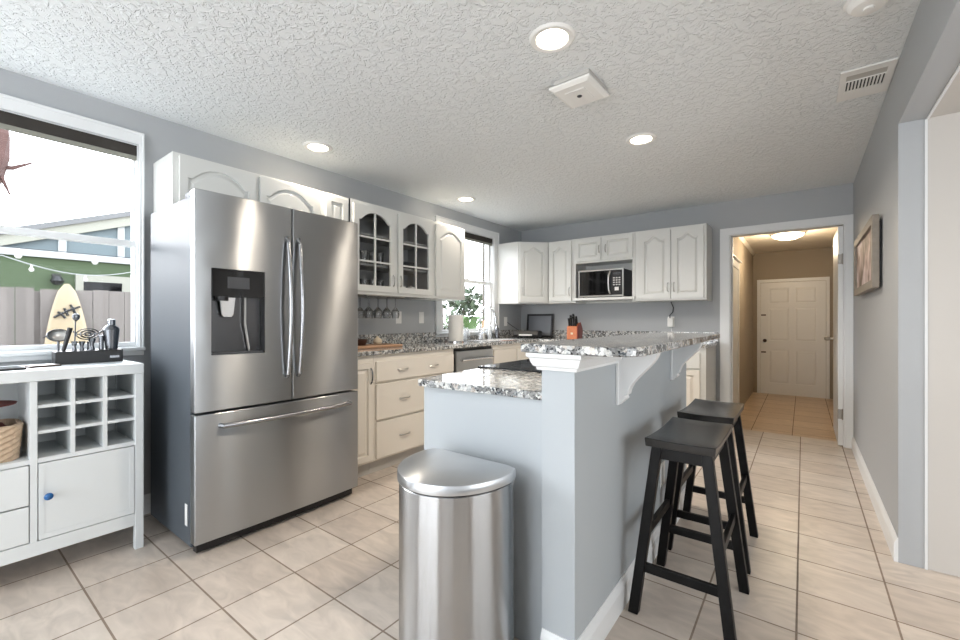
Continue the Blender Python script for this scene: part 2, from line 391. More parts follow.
# hall walls
b = B(); bx(b, HX0-0.1, HX0, YB+0.12, HY, HZ, HC); struct('wall_hall_left', b, 'hall_wall')
struct('wall_hall_right', box(HX1, HX1+0.1, YB+0.12, HY, HZ, HC), 'hall_wall')
struct('wall_hall_back', box(HX0-0.1, HX1+0.1, HY, HY+0.1, HZ, HC), 'hall_wall')
struct('trim_3', slab(B(), [(HX0, HC), (HX0+0.03, HC), (HX0+0.03, HC-0.01), (HX0, HC-0.05)], [], YB+0.12, HY, 'xz'), 'hallceil')
# hall side door casing on its left wall
b = B(); bx(b, HX0, HX0+0.022, 6.00, 6.10, HZ, 1.88); bx(b, HX0, HX0+0.022, 6.90, 7.00, HZ, 1.88); bx(b, HX0, HX0+0.022, 6.00, 7.00, 1.88, 1.98); bx(b, HX0, HX0+0.05, 5.97, 7.03, 1.98, 2.0)
struct('trim_4', b, 'trim', bev=0.003)
struct('door_3', box(HX0, HX0+0.012, 6.11, 6.89, HZ, 1.875), 'trim')
# baseboards
def baseprof(h=0.115, t=0.016): return [(0, 0), (t, 0), (t, h-0.03), (t*0.75, h-0.018), (t*0.35, h-0.006), (t*0.2, h), (0, h)]
b = B(); slab(b, [(XR-u, v) for u, v in baseprof()], [], OPY+0.0, YB-0.02, 'xz'); struct('baseboard_right', b, 'trim')
b = B(); slab(b, [(XL+u, v) for u, v in baseprof()], [], YF, 1.9, 'xz'); struct('baseboard_left', b, 'trim')
b = B(); slab(b, [(HX0+u, v+HZ) for u, v in baseprof()], [], YB+0.13, 5.99, 'xz'); struct('baseboard_hall_left', b, 'trim')
b = B(); slab(b, [(HX1-u, v+HZ) for u, v in baseprof()], [], YB+0.13, HY, 'xz'); struct('baseboard_hall_right', b, 'trim')
# doorway casing
b = B()
slab(b, [(DX0-0.088, 0), (DX0, 0), (DX0, DZ), (DX1, DZ), (DX1, 0), (XR-0.001, 0), (XR-0.001, DZ+0.07), (DX0-0.088, DZ+0.07)], [], YB-0.02, YB, 'xz')
bx(b, DX0, DX0+0.012, YB-0.012, YB+0.12, 0, DZ); bx(b, DX1-0.012, DX1, YB-0.012, YB+0.12, 0, DZ); bx(b, DX0, DX1, YB-0.012, YB+0.12, DZ-0.012, DZ)
bx(b, DX0+0.012, DX0+0.024, YB+0.05, YB+0.085, 0, DZ-0.012)
struct('trim_5', b, 'trim', bev=0.003)
# open door leaf swung into the hall
d = sempty('door_1', (DX1-0.013, YB+0.02, 0))
b = B(); bx(b, -0.036, 0, 0, 0.80, 0.008, 2.058); obj('leaf', b, 'trim', d, 0.002)
for z in (0.30, 1.75):
    b = B(); bx(b, -0.038, -0.006, -0.003, 0.0, z-0.045, z+0.045); tube(b, [(-0.004, -0.006, z-0.05), (-0.004, -0.006, z+0.05)], 0.006, 8)
    obj('hinge', b, 'hinge', d)
b = B(); tube(b, [(-0.036, 0.73, 0.98), (-0.07, 0.73, 0.98)], 0.012, 10); lathe(b, [(0, -0.028), (0.02, -0.02), (0.028, 0), (0.02, 0.02), (0, 0.028)], (-0.09, 0.73, 0.98), 14)
obj('door_knob', b, 'nickel', d, smooth=True)
# hall far door
def panel_rings(bm, ring, dfront, dgroove, dfield, ins1, ins2, plane='xz'):
    """a raised field inside a ring: groove then field, front at d=0 and depth positive"""
    f = PL[plane]; n = len(ring)
    def inset(k):
        out = []
        for i in range(n):
            p0 = Vector(ring[i-1]); p = Vector(ring[i]); p1 = Vector(ring[(i+1) % n])
            e0 = (p - p0).normalized(); e1 = (p1 - p).normalized()
            n0 = Vector((-e0.y, e0.x)); n1 = Vector((-e1.y, e1.x)); nn = (n0 + n1)
            nn = nn / max(0.25, (1 + n0.dot(n1)))
            q = p + nn * k; out.append((q.x, q.y))
        return out
    loops = [(ring, dfront), (inset(0.0015), dgroove), (inset(ins1), dgroove), (inset(ins2), dfield)]
    vs = [[bm.verts.new(f(u, v, dd)) for u, v in lp] for lp, dd in loops]
    for a, c in zip(vs, vs[1:]):
        for i in range(n): bm.faces.new((a[i], a[(i+1) % n], c[(i+1) % n], c[i]))
    bm.faces.new(vs[-1])
HD = sempty('door_2', (-0.62, HY-0.0, HZ)); HDW = 0.93; HDH = 2.00
pan = []
for (u0, u1) in ((0.13, 0.43), (0.51, 0.81)):
    for (v0, v1) in ((0.20, 0.80), (0.96, 1.55), (1.63, 1.90)): pan.append(rect(u0, u1, v0, v1))
b = B(); slab(b, rect(0, HDW, 0.0, HDH), pan, -0.035, -0.022, 'xz')
for r_ in pan: panel_rings(b, r_, -0.035, -0.024, -0.031, 0.008, 0.035)
bx(b, 0, HDW, -0.022, -0.004, 0.0, HDH)
obj('leaf', b, 'trim', HD)
b = B(); slab(b, [(-0.05, 0), (-0.004, 0), (-0.004, HDH+0.006), (HDW+0.004, HDH+0.006), (HDW+0.004, 0), (HDW+0.05, 0), (HDW+0.05, HDH+0.06), (-0.05, HDH+0.06)], [], -0.045, -0.002, 'xz')
obj('casing', b, 'trim', HD, 0.003)
for z in (0.96,):
    b = B(); lathe(b, [(0, 0), (0.028, 0.0), (0.028, 0.012), (0, 0.012)], (0, 0, 0), 16)
    lathe(b, [(0.012, 0.012), (0.012, 0.03), (0.026, 0.04), (0.03, 0.055), (0.02, 0.066), (0, 0.068)], (0, 0, 0), 16)
    for v in b.verts: v.co = Vector((0.07 + v.co.x, -0.035 - v.co.z, z + v.co.y))
    obj('door_knob', b, 'brown', HD, smooth=True)
for z in (0.75, 1.42):
    b = box(0.012, 0.085, -0.046, -0.035, z-0.012, z+0.012); bx(b, 0.03, 0.05, -0.056, -0.046, z-0.009, z+0.009)
    obj('door_bolt', b, 'brown', HD)

# ------------------------------------------------------------------ windows
def window(name, W, side, topc, stile, zm):
    y0, y1, z0, z1 = W
    o = sempty(name, (XL, 0, 0))
    out = rect(y0-side, y1+side, z0-0.005, z1+topc)
    b = B(); slab(b, out, [rect(y0, y1, z0+0.001, z1)], 0.0, 0.016, 'yz')
    slab(b, out, [rect(y0-side+0.009, y1+side-0.009, z0+0.001, z1+topc-0.014)], 0.016, 0.024, 'yz')
    obj('window_casing', b, 'trim', o, 0.002)
    b = B(); bx(b, -0.10, 0.035, y0-side-0.004, y1+side+0.004, z0-0.022, z0-0.001); bx(b, 0.0, 0.014, y0-side, y1+side, z0-0.05, z0-0.022)
    obj('window_sill', b, 'trim', o, 0.004)
    b = B(); slab(b, rect(y0+0.001, y1-0.001, z0+0.0015, z1-0.001), [rect(y0+0.005, y1-0.005, z0+0.005, z1-0.005)], -0.13, -0.001, 'yz')
    obj('window_jamb', b, 'trim', o)
    b = B(); slab(b, rect(y0+0.005, y1-0.005, zm-0.018, z1-0.005), [rect(y0+stile, y1-stile, zm+0.014, z1-0.03)], -0.075, -0.050, 'yz')
    f1 = obj('upper_sash', b, 'trim', o, 0.002)
    obj('pane', box(-0.064, -0.061, y0+stile, y1-stile, zm+0.014, z1-0.03), 'pane', f1)
    b = B(); slab(b, rect(y0+0.005, y1-0.005, z0+0.005, zm+0.018), [rect(y0+stile, y1-stile, z0+0.03, zm-0.016)], -0.048, -0.024, 'yz')
    f2 = obj('lower_sash', b, 'trim', o, 0.002)
    obj('pane', box(-0.037, -0.034, y0+stile, y1-stile, z0+0.03, zm-0.016), 'pane', f2)
    obj('sash_lock', box(-0.045, -0.027, (y0+y1)/2-0.03, (y0+y1)/2+0.03, zm+0.018, zm+0.03), 'nickel', f2)
    obj('wooden_header', box(-0.020, -0.008, y0+0.006, y1-0.006, z1-0.068, z1-0.006), 'darkwood', o)
    obj('header_strip', box(-0.018, -0.010, y0+0.006, y1-0.006, z1-0.095, z1-0.068), 'creamtrim', o)
    return o
window('window_1', W1, 0.024, 0.070, 0.014, 1.640); window('window_2', W2, 0.105, 0.085, 0.030, 1.650)
# unseen glazed door, added behind the camera to let in sky light
o = sempty('window_3', (0, YF, 0))
b = B(); slab(b, rect(-3.0, 0.0, 0.06, 2.30), [rect(-2.93, -1.53, 0.14, 2.23), rect(-1.47, -0.07, 0.14, 2.23)], -0.10, -0.05, 'xz'); obj('window_frame', b, 'trim', o, 0.003)
obj('pane', box(-2.93, -1.53, -0.078, -0.074, 0.14, 2.23), 'pane', o); obj('pane', box(-1.47, -0.07, -0.078, -0.074, 0.14, 2.23), 'pane', o)

# ------------------------------------------------------------------ ceiling fixtures
def can_light(x, y, label, k=1.0):
    t = thing('recessed_light', label, 'ceiling light', (x, y, ZC), 0, 'recessed lights in the kitchen ceiling')
    b = B(); lathe(b, [(0.068, -0.001), (0.072, -0.008), (0.092, -0.010), (0.100, -0.004), (0.102, 0.0)], (0,0,0), 32); obj('trim_ring', b, 'white', t, smooth=True)
    b = B(); lathe(b, [(0.0, -0.006), (0.045, -0.005), (0.068, -0.002)], (0,0,0), 32); obj('lens', b, 'lens', t, smooth=True)
    l = bpy.data.lights.new('lamp', 'SPOT'); l.energy = DL * 4 * k; l.spot_size = math.radians(160); l.spot_blend = 0.8; l.shadow_soft_size = 0.06; l.color = (1.0, 0.87, 0.72)
    lo = bpy.data.objects.new('lamp', l); COL.objects.link(lo); lo.parent = t; lo.location = (0, 0, -0.09)
    return t
can_light(-0.894, 1.716, 'large round lit downlight, nearest the camera beside the square vent cover')
can_light(-0.899, 3.047, 'round lit downlight on the far side of the square vent cover')
can_light(-2.817, 1.768, 'round lit downlight near the left wall above the refrigerator doors', 0.45)
can_light(-2.799, 3.458, 'faint round downlight at the ceiling edge near the sink window', 0.7)
# square vent cover
t = thing('exhaust_fan_cover', 'square white exhaust fan cover on the textured ceiling between two downlights', 'vent cover', (-0.963, 2.165, ZC), -0.03)
obj('housing', box(-0.085, 0.115, -0.135, 0.095, -0.022, 0.0), 'toe', t, 0.004)  # housing shifted off-centre to fill the shadow area beside the cover
b = B(); v0 = 0.115; v1 = 0.095
loops = [[(-v0,-v0,-0.024),(v0,-v0,-0.024),(v0,v0,-0.024),(-v0,v0,-0.024)], [(-v0,-v0,-0.034),(v0,-v0,-0.034),(v0,v0,-0.034),(-v0,v0,-0.034)], [(-v1,-v1,-0.046),(v1,-v1,-0.046),(v1,v1,-0.046),(-v1,v1,-0.046)]]
vs = [[b.verts.new(p) for p in lp] for lp in loops]
b.faces.new(vs[0]); b.faces.new(vs[2])
for a, c in zip(vs, vs[1:]):
    for i in range(4): b.faces.new((a[i], a[(i+1)%4], c[(i+1)%4], c[i]))
[setattr(v.co, 'y', v.co.y*1.15) for v in b.verts]; obj('cover_plate', b, 'white', t, 0.003)
obj('inner_plate', box(-0.055, 0.055, -0.065, 0.065, -0.050, -0.046), 'white', t, 0.002)
b = B(); lathe(b, [(0, -0.053), (0.012, -0.053), (0.014, -0.050)], (0,0,0), 14); obj('sensor', b, 'darkgrey', t)
# air register
t = thing('air_register', 'white rectangular air register with slots in ceiling by right wall', 'air vent', (0.265, 3.02, ZC))
b = B(); slab(b, rect(-0.112, 0.100, -0.18, 0.18), [rect(-0.085, 0.072, -0.125, -0.062), rect(-0.085, 0.072, -0.052, 0.065)], -0.009, 0.0, 'xy')
obj('register_frame', b, 'white', t, 0.002)
obj('damper_plate', box(-0.085, 0.072, -0.125, -0.062, -0.005, -0.001), 'toe', t)
obj('backing', box(-0.085, 0.072, -0.052, 0.065, -0.003, -0.001), 'slotshade', t)  # dark sheet painted as the shade between the slats
b = B()
for k in range(12):
    xx = -0.085 + 0.157*k/11; bx(b, xx-0.0035, xx+0.0035, -0.050, 0.063, -0.010, -0.003)
obj('louver_slats', b, 'white', t)
# smoke detector
t = thing('smoke_detector', 'round white smoke detector on ceiling cut by the top edge', 'smoke detector', (0.203, 2.24, ZC))
b = B(); lathe(b, [(0.075, 0), (0.075, -0.012), (0.066, -0.018), (0.064, -0.030), (0.052, -0.042), (0.0, -0.046)], (0,0,0), 28); obj('detector_body', b, 'white', t, smooth=True)
b = B(); lathe(b, [(0.018, -0.044), (0.018, -0.053), (0, -0.055)], (0.0, 0.0, 0), 14); obj('test_button', b, 'white', t, smooth=True)
# hall light
t = thing('hall_ceiling_light', 'glowing round flush ceiling light in the tan hall', 'ceiling light', (-0.17, 7.35, HC))
b = B(); lathe(b, [(0.20, 0), (0.21, -0.01), (0.21, -0.035), (0.19, -0.04)], (0,0,0), 32); obj('lamp_base', b, 'nickel', t, smooth=True)
b = B(); lathe(b, [(0.195, -0.036), (0.17, -0.07), (0.10, -0.10), (0, -0.11)], (0,0,0), 32); obj('lamp_shade', b, 'halllens', t, smooth=True)
l = bpy.data.lights.new('bulb', 'POINT'); l.energy = HALL; l.color = (1.0, 0.80, 0.56); l.shadow_soft_size = 0.12
lo = bpy.data.objects.new('bulb', l); COL.objects.link(lo); lo.parent = t; lo.location = (0, 0, -0.24)

# ------------------------------------------------------------------ cabinets
def top_curve(u0, u1, v, rise, style, n=18):
    """points from right to left along the arched top"""
    out = []
    for i in range(n+1):
        s = 1 - 2*i/n; u = (u0+u1)/2 + s*(u1-u0)/2; a = abs(s)
        if style == 'arc': f = max(0.0, 1 - (a/0.84)**2)**0.75
        elif style == 'bell': f = 0.5 + 0.5*math.cos(PI*min(1, a/0.80))
        else: f = 0
        out.append((u, v + rise*f))
    return out
def ring_arch(u0, u1, v0, v1, rise, style):
    if style == 'flat': return rect(u0, u1, v0, v1)
    return [(u0, v0), (u1, v0)] + top_curve(u0, u1, v1-rise, rise, style)
def door_panel(name, x0, x1, z0, z1, parent, m='cab', style='flat', rise=0.0, st=0.052, y=-0.019, raised=True, glass=False):
    y = y - 0.004
    b = B(); R = ring_arch(x0+st, x1-st, z0+st, z1-st, rise, style)
    if glass:
        slab(b, rect(x0, x1, z0, z1), [R], y, -0.001, 'xz')
        o = obj(name, b, m, parent, 0.002)
        xm = (x0+x1)/2; h = (z1-st-z0-st)
        b = B(); bx(b, xm-0.007, xm+0.007, y+0.002, -0.006, z0+st, z1-st-0.002)
        for k in (1, 2): zz = z0+st+h*k/3.05; bx(b, x0+st, x1-st, y+0.003, -0.007, zz-0.007, zz+0.007)
        obj('muntins', b, m, o)
        b = B(); bx(b, x0+st*0.6, x1-st*0.6, -0.0045, -0.0015, z0+st*0.6, z1-st*0.5); obj('glass_pane', b, 'pane', o)
        return o
    if raised:
        slab(b, rect(x0, x1, z0, z1), [R], y, y+0.016, 'xz')
        bx(b, x0, x1, y+0.016, -0.001, z0, z1)
        panel_rings(b, R, y, y+0.014, y+0.003, 0.009, 0.030)
    else: bx(b, x0, x1, y, -0.001, z0, z1)
    return obj(name, b, m, parent, 0.003)
def pull(parent, x, z, length=0.10, vertical=True, y=-0.019, m='nickel', name='handle'):
    pts = []
    for i in range(9):
        s = i/8; dd = -0.026*math.sin(PI*s)**0.5 if 0 < s < 1 else 0
        q = (s-0.5)*length
        pts.append((x, y+dd, z+q) if vertical else (x+q, y+dd, z))
    return obj(name, tube(B(), pts, 0.0055, 8), m, parent, smooth=True)
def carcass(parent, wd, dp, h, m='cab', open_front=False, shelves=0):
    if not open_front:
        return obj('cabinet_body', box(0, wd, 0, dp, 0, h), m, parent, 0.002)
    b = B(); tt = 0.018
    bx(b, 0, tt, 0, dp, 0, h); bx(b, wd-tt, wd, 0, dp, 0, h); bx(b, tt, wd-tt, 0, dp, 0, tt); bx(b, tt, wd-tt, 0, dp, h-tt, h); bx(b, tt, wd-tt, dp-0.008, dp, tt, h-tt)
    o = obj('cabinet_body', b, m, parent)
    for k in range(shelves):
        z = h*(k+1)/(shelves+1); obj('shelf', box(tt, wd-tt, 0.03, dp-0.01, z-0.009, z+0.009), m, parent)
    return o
R90 = PI/2; UX = -2.87; UD = 0.325; UB, UT = 1.39, 2.145
# over the fridge
t = thing('wall_cabinet', 'short white cabinet with two arched doors above the refrigerator', 'cabinet', (UX, 0.884, 1.838), R90, 'white wall cabinets')
carcass(t, 0.936, UD, UT-1.838)
for (a, c, hx) in ((0.030, 0.455, 0.43), (0.485, 0.905, 0.51)):
    d = door_panel('door', a, c, 0.012, UT-1.838-0.02, t, style='arc', rise=0.075, st=0.042); pull(d, hx, 0.05, 0.07)
# narrow
t = thing('wall_cabinet', 'narrow white cabinet with flat panel door between refrigerator and glass doors', 'cabinet', (UX, 1.822, UB), R90, 'white wall cabinets')
carcass(t, 0.251, UD, UT-UB); d = door_panel('door', 0.035, 0.225, 0.012, UT-UB-0.02, t, st=0.045); pull(d, 0.205, 0.12)
# glass doors
t = thing('wall_cabinet', 'white cabinet with two arched glass doors divided by white muntins', 'cabinet', (UX+0.012, 2.075, UB), R90, 'white wall cabinets')
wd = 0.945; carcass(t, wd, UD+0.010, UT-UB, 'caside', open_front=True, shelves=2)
b = B(); slab(b, rect(0, wd, 0, UT-UB), [rect(0.05, 0.43, 0.04, UT-UB-0.05), rect(0.515, wd-0.05, 0.04, UT-UB-0.05)], -0.0005, 0.018, 'xz'); obj('face_frame', b, 'cab', t)
d = door_panel('glass_door', 0.020, 0.450, 0.025, UT-UB-0.028, t, style='arc', rise=0.07, glass=True); pull(d, 0.428, 0.13)
d = door_panel('glass_door', 0.490, 0.920, 0.025, UT-UB-0.028, t, style='arc', rise=0.07, glass=True); pull(d, 0.512, 0.13)
# solid door
t = thing('wall_cabinet', 'white cabinet with one arched solid door beside the sink window', 'cabinet', (UX, 3.022, UB), R90, 'white wall cabinets')
carcass(t, 0.505, UD, UT-UB); door_panel('door', 0.040, 0.475, 0.025, UT-UB-0.028, t, style='arc', rise=0.07)
# corner diagonal cabinet
t = thing('corner_wall_cabinet', 'white diagonal corner cabinet between sink window and back wall', 'cabinet', (XL, YB, UB+0.0), 0, 'white wall cabinets')
HT = 2.17 - UB
b = B(); slab(b, [(0.002, -0.002), (0.002, -0.61), (0.33, -0.61), (0.61, -0.33), (0.61, -0.002)], [], 0, HT, 'xy'); obj('cabinet_body', b, 'cab', t, 0.002)
q = bpy.data.objects.new('door_mount', None)
dl = 0.28*math.sqrt(2)
b = B(); R = ring_arch(0.02+0.05, dl-0.02-0.05, 0.075, HT-0.075, 0.05, 'bell')
slab(b, rect(0.02, dl-0.02, 0.02, HT-0.025), [R], -0.023, -0.007, 'xz'); bx(b, 0.02, dl-0.02, -0.007, -0.001, 0.02, HT-0.025); panel_rings(b, R, -0.023, -0.009, -0.020, 0.009, 0.030)
bmesh.ops.transform(b, matrix=Matrix.Translation((0.33, -0.61, 0)) @ Matrix.Rotation(PI/4, 4, 'Z'), verts=b.verts)
d = obj('door', b, 'cab', t, 0.002)
b = tube(B(), [(0.048, -0.019, 0.10), (0.048, -0.042, 0.115), (0.048, -0.045, 0.15), (0.048, -0.042, 0.185), (0.048, -0.019, 0.20)], 0.005, 8)
bmesh.ops.transform(b, matrix=Matrix.Translation((0.33, -0.61, 0)) @ Matrix.Rotation(PI/4, 4, 'Z'), verts=b.verts)
obj('handle', b, 'nickel', d, smooth=True)
bpy.data.objects.remove(q)
UY = YB - 0.33
t = thing('wall_cabinet', 'narrow white cabinet with one arched door left of the microwave', 'cabinet', (-2.588, UY, UB), 0, 'white wall cabinets')
carcass(t, 0.34, 0.328, HT); d = door_panel('door', 0.02, 0.32, 0.025, HT-0.025, t, style='bell', rise=0.05); pull(d, 0.297, 0.14)
# microwave cabinet
t = thing('microwave_cabinet', 'white cabinet with two small doors over an open microwave shelf', 'cabinet', (-2.247, UY, UB), 0, 'white wall cabinets')
wd = 0.745; b = B(); ZO0, ZO1 = 0.055, 0.475
bx(b, 0, 0.03, 0, 0.328, 0, HT); bx(b, wd-0.03, wd, 0, 0.328, 0, HT); bx(b, 0.03, wd-0.03, 0, 0.328, ZO1, HT); bx(b, 0.03, wd-0.03, 0.31, 0.328, 0, ZO1)
obj('cabinet_body', b, 'cab', t)
obj('shelf', box(0.0, wd, -0.03, 0.328, 0.025, ZO0), 'cab', t, 0.003)
for (a, c, hx) in ((0.035, 0.355, 0.335), (0.392, 0.725, 0.412)):
    d = door_panel('door', a, c, ZO1+0.02, HT-0.02, t, st=0.045); pull(d, hx, ZO1+0.15, 0.09)
# double door cabinet
t = thing('wall_cabinet', 'wide white cabinet with two arched doors at right end of back wall', 'cabinet', (-1.50, UY, UB), 0, 'white wall cabinets')
wd = 0.715; carcass(t, wd, 0.328, HT)
for (a, c, hx) in ((0.050, 0.372, 0.350), (0.388, 0.692, 0.410)):
    d = door_panel('door', a, c, 0.02, HT-0.025, t, style='bell', rise=0.05); pull(d, hx, 0.14)

# base cabinets, left run
CT = 0.947; CB = 0.915; BX = -2.60; BD = 0.598
base_m = 'basecab'
def base(name, label, loc, rz, wd, dp=BD, grp='cream base cabinets', toe=True):
    t = thing(name, label, 'cabinet', loc, rz, grp)
    obj('cabinet_body', box(0, wd, 0, dp, 0.105, CB-0.001), base_m, t, 0.0015)
    obj('toe_kick', box(0, wd, 0.05, dp, 0.001, 0.104), 'toe', t)
    return t
t = base('base_cabinet', 'narrow cream base cabinet with one door beside the refrigerator', (BX, 1.85, 0), R90, 0.245)
d = door_panel('door', 0.02, 0.228, 0.125, 0.86, t, 'basecab', st=0.045); pull(d, 0.205, 0.76, 0.12, m='steel_dark')
t = base('drawer_cabinet', 'cream base cabinet of three drawers with bowed pulls', (BX, 2.097, 0), R90, 0.93)
for z0, z1, hs in ((0.705, 0.865, (0.28, 0.64)), (0.415, 0.690, (0.30, 0.64)), (0.120, 0.398, (0.30, 0.64))):
    b = box(0.015, 0.915, -0.019, -0.001, z0, z1); d = obj('drawer', b, 'basecab', t, 0.005)
    for hx in hs: pull(d, hx, (z0+z1)/2, 0.11, False)
# dishwasher
t = thing('dishwasher', 'stainless dishwasher with black top edge and bar handle under the counter', 'dishwasher', (BX, 3.03, 0), R90)
obj('tub_body', box(0.0, 0.61, 0.005, BD, 0.10, CB-0.002), 'black', t)
obj('door', box(0.012, 0.598, -0.025, 0.005, 0.13, 0.885), 'steel', t, 0.004)
obj('kick_plate', box(0.01, 0.60, 0.04, 0.06, 0.002, 0.10), 'black', t)
b = tube(B(), [(0.05, -0.058, 0.80), (0.56, -0.058, 0.80)], 0.012, 12); tube(b, [(0.07, -0.025, 0.80), (0.07, -0.058, 0.80)], 0.008, 8); tube(b, [(0.54, -0.025, 0.80), (0.54, -0.058, 0.80)], 0.008, 8)
obj('handle', b, 'chrome', t, smooth=True)
t = base('sink_cabinet', 'cream sink base cabinet with two false drawer fronts beyond the dishwasher', (BX, 3.642, 0), R90, 0.925)
for a, c in ((0.02, 0.46), (0.475, 0.90)):
    obj('false_drawer', box(a, c, -0.019, -0.001, 0.705, 0.865), 'basecab', t, 0.005)
    door_panel('door', a, c, 0.125, 0.69, t, 'basecab', st=0.045)
# base cabinets, back run (front y 4.60)
BY = YB - 0.60
base_m = 'cab'
t = base('base_cabinet', 'white base cabinet run under back counter behind the bar', (-2.598, BY, 0), 0, 1.0, grp='base cabinets on the back wall')
for a, c in ((0.02, 0.49), (0.51, 0.98)):
    obj('drawer', box(a, c, -0.019, -0.001, 0.705, 0.865), base_m, t, 0.005); door_panel('door', a, c, 0.125, 0.69, t, 'basecab', st=0.045)
t = base('base_cabinet', 'white base cabinet with drawer and panel door at counter end by doorway', (-1.596, BY, 0), 0, 0.85, grp='base cabinets on the back wall')
for a, c in ((0.02, 0.42), (0.44, 0.80)):
    obj('drawer', box(a, c, -0.019, -0.001, 0.705, 0.865), base_m, t, 0.005); door_panel('door', a, c, 0.125, 0.69, t, 'basecab', st=0.055)
# L shaped worktop with sink cut-out
SK = (-3.05, -2.68, 3.72, 4.42)
t = thing('granite_worktop', 'L-shaped speckled granite worktop under sink window and along back wall', 'countertop', (0, 0, 0))
b = B(); slab(b, [(XL+0.001, 1.80), (BX+0.032, 1.80), (BX+0.032, BY-0.032), (-0.722, BY-0.032), (-0.722, YB-0.001), (XL+0.001, YB-0.001)],
              [[(SK[0], SK[2]), (SK[1], SK[2]), (SK[1], SK[3]), (SK[0], SK[3])]], CB, CT, 'xy')
obj('worktop_slab', b, 'granite', t, 0.004)
b = B(); bx(b, XL+0.001, XL+0.022, 1.80, 3.40, CT, CT+0.10); bx(b, XL+0.001, XL+0.022, 3.40, 4.45, CT, CT+0.045); bx(b, XL+0.001, XL+0.022, 4.45, YB-0.001, CT, CT+0.10); bx(b, XL+0.022, -0.722, YB-0.022, YB-0.001, CT, CT+0.10)
obj('backsplash', b, 'granite', t, 0.002)
t = thing('kitchen_sink', 'stainless sink basin set into worktop below the far window', 'sink', (0, 0, 0))
b = B(); tt = 0.003
bx(b, SK[0]+.001, SK[0]+0.02, SK[2]+.001, SK[3]-.001, 0.76, CT+0.003); bx(b, SK[1]-0.02, SK[1]-.001, SK[2]+.001, SK[3]-.001, 0.76, CT+0.003)
bx(b, SK[0]+0.02, SK[1]-0.02, SK[2]+.001, SK[2]+0.02, 0.76, CT+0.003); bx(b, SK[0]+0.02, SK[1]-0.02, SK[3]-0.02, SK[3]-.001, 0.76, CT+0.003); bx(b, SK[0]+.001, SK[1]-.001, SK[2]+.001, SK[3]-.001, 0.755, 0.76)
obj('basin', b, 'chrome', t)
# faucet
t = thing('kitchen_faucet', 'tall chrome gooseneck faucet in front of the far window', 'faucet', (-3.10, 4.10, CT))
b = B(); lathe(b, [(0.03, 0), (0.03, 0.012), (0.018, 0.02), (0.016, 0.06)], (0,0,0), 18); obj('faucet_base', b, 'chrome', t, smooth=True)
pts = [(0, 0, 0.05), (0, 0, 0.27)] + [(0.10 - 0.10*math.cos(a), 0.02*math.sin(a/2), 0.29 + 0.10*math.sin(a)) for a in [PI*k/10 for k in range(1, 10)]] + [(0.205, 0.03, 0.26), (0.205, 0.03, 0.19)]
obj('spout', tube(B(), pts, 0.012, 12), 'chrome', t, smooth=True)
obj('lever', tube(B(), [(0, 0.015, 0.06), (0.03, 0.10, 0.10)], 0.006, 8), 'chrome', t, smooth=True)

# ------------------------------------------------------------------ island
t = thing('kitchen_island', 'grey painted island half wall with crown moulding and white corbels', 'island', (0, 0, 0))
b = B(); bx(b, -0.723, -0.60, 1.31, 3.0, 0, 1.068)
obj('half_wall', b, 'island', t, 0.002)
obj('end_panel', box(-1.325, -0.723, 1.345, 1.372, 0.0, 0.893), 'island', t, 0.001)
obj('cabinet_body', box(-1.325, -0.723, 1.372, 1.80, 0.0, 0.893), 'cab', t, 0.001); obj('cabinet_body', box(-1.325, -0.723, 2.61, 3.0, 0.0, 0.893), 'cab', t, 0.001)
def crownprof(): return [(0.0, 0.0), (0.012, 0.0), (0.014, 0.010), (0.022, 0.014), (0.028, 0.026), (0.032, 0.040), (0.040, 0.046), (0.040, 0.058), (0.0, 0.058)]
b = B(); prof = crownprof()
path = [((-0.723, 1.46), (-1, 0)), ((-0.723, 1.31), (-1, -1)), ((-0.60, 1.31), (1, -1)), ((-0.60, 1.70), (1, 0))]
rings = [[b.verts.new((p[0]+n_[0]*u, p[1]+n_[1]*u, 1.009+v)) for u, v in prof] for p, n_ in path]
for a, c in zip(rings, rings[1:]):
    for i in range(len(prof)): b.faces.new((a[i], a[(i+1) % len(prof)], c[(i+1) % len(prof)], c[i]))
b.faces.new(rings[0]); b.faces.new(rings[-1]); obj('crown_moulding', b, 'trim', t)
b = B(); slab(b, [(-0.60+u, v) for u, v in baseprof()], [], 1.312, 3.0, 'xz'); slab(b, [(1.31-u, v) for u, v in baseprof()], [], -0.72, -0.60, 'yz')
obj('baseboard', b, 'trim', t)
def corbel(y):
    b = B(); W_, H_ = 0.165, 0.225
    pts = [(0, 0), (0.022, 0.006), (0.040, 0.024), (0.034, 0.034), (0.046, 0.040)]
    for i in range(1, 13):
        s = i/12; pts.append((0.046 + (W_-0.046-0.006)*(0.5-0.5*math.cos(PI*s))*0.75 + (W_-0.052)*0.25*s, 0.040 + (H_-0.055)*s**0.92))
    pts += [(W_, H_-0.012), (W_, H_), (0, H_)]
    slab(b, [(-0.60+u, 1.068-H_+v) for u, v in pts], [], y, y+0.05, 'xz')
    bx(b, -0.60, -0.588, y-0.006, y+0.056, 1.068-H_-0.004, 1.067)
    obj('corbel', b, 'trim', t, 0.003, label='white scrolled corbel')
corbel(1.70); corbel(2.58)
obj('outlet_cover', box(-0.600, -0.594, 2.36, 2.44, 0.30, 0.42), 'white', t, 0.002)
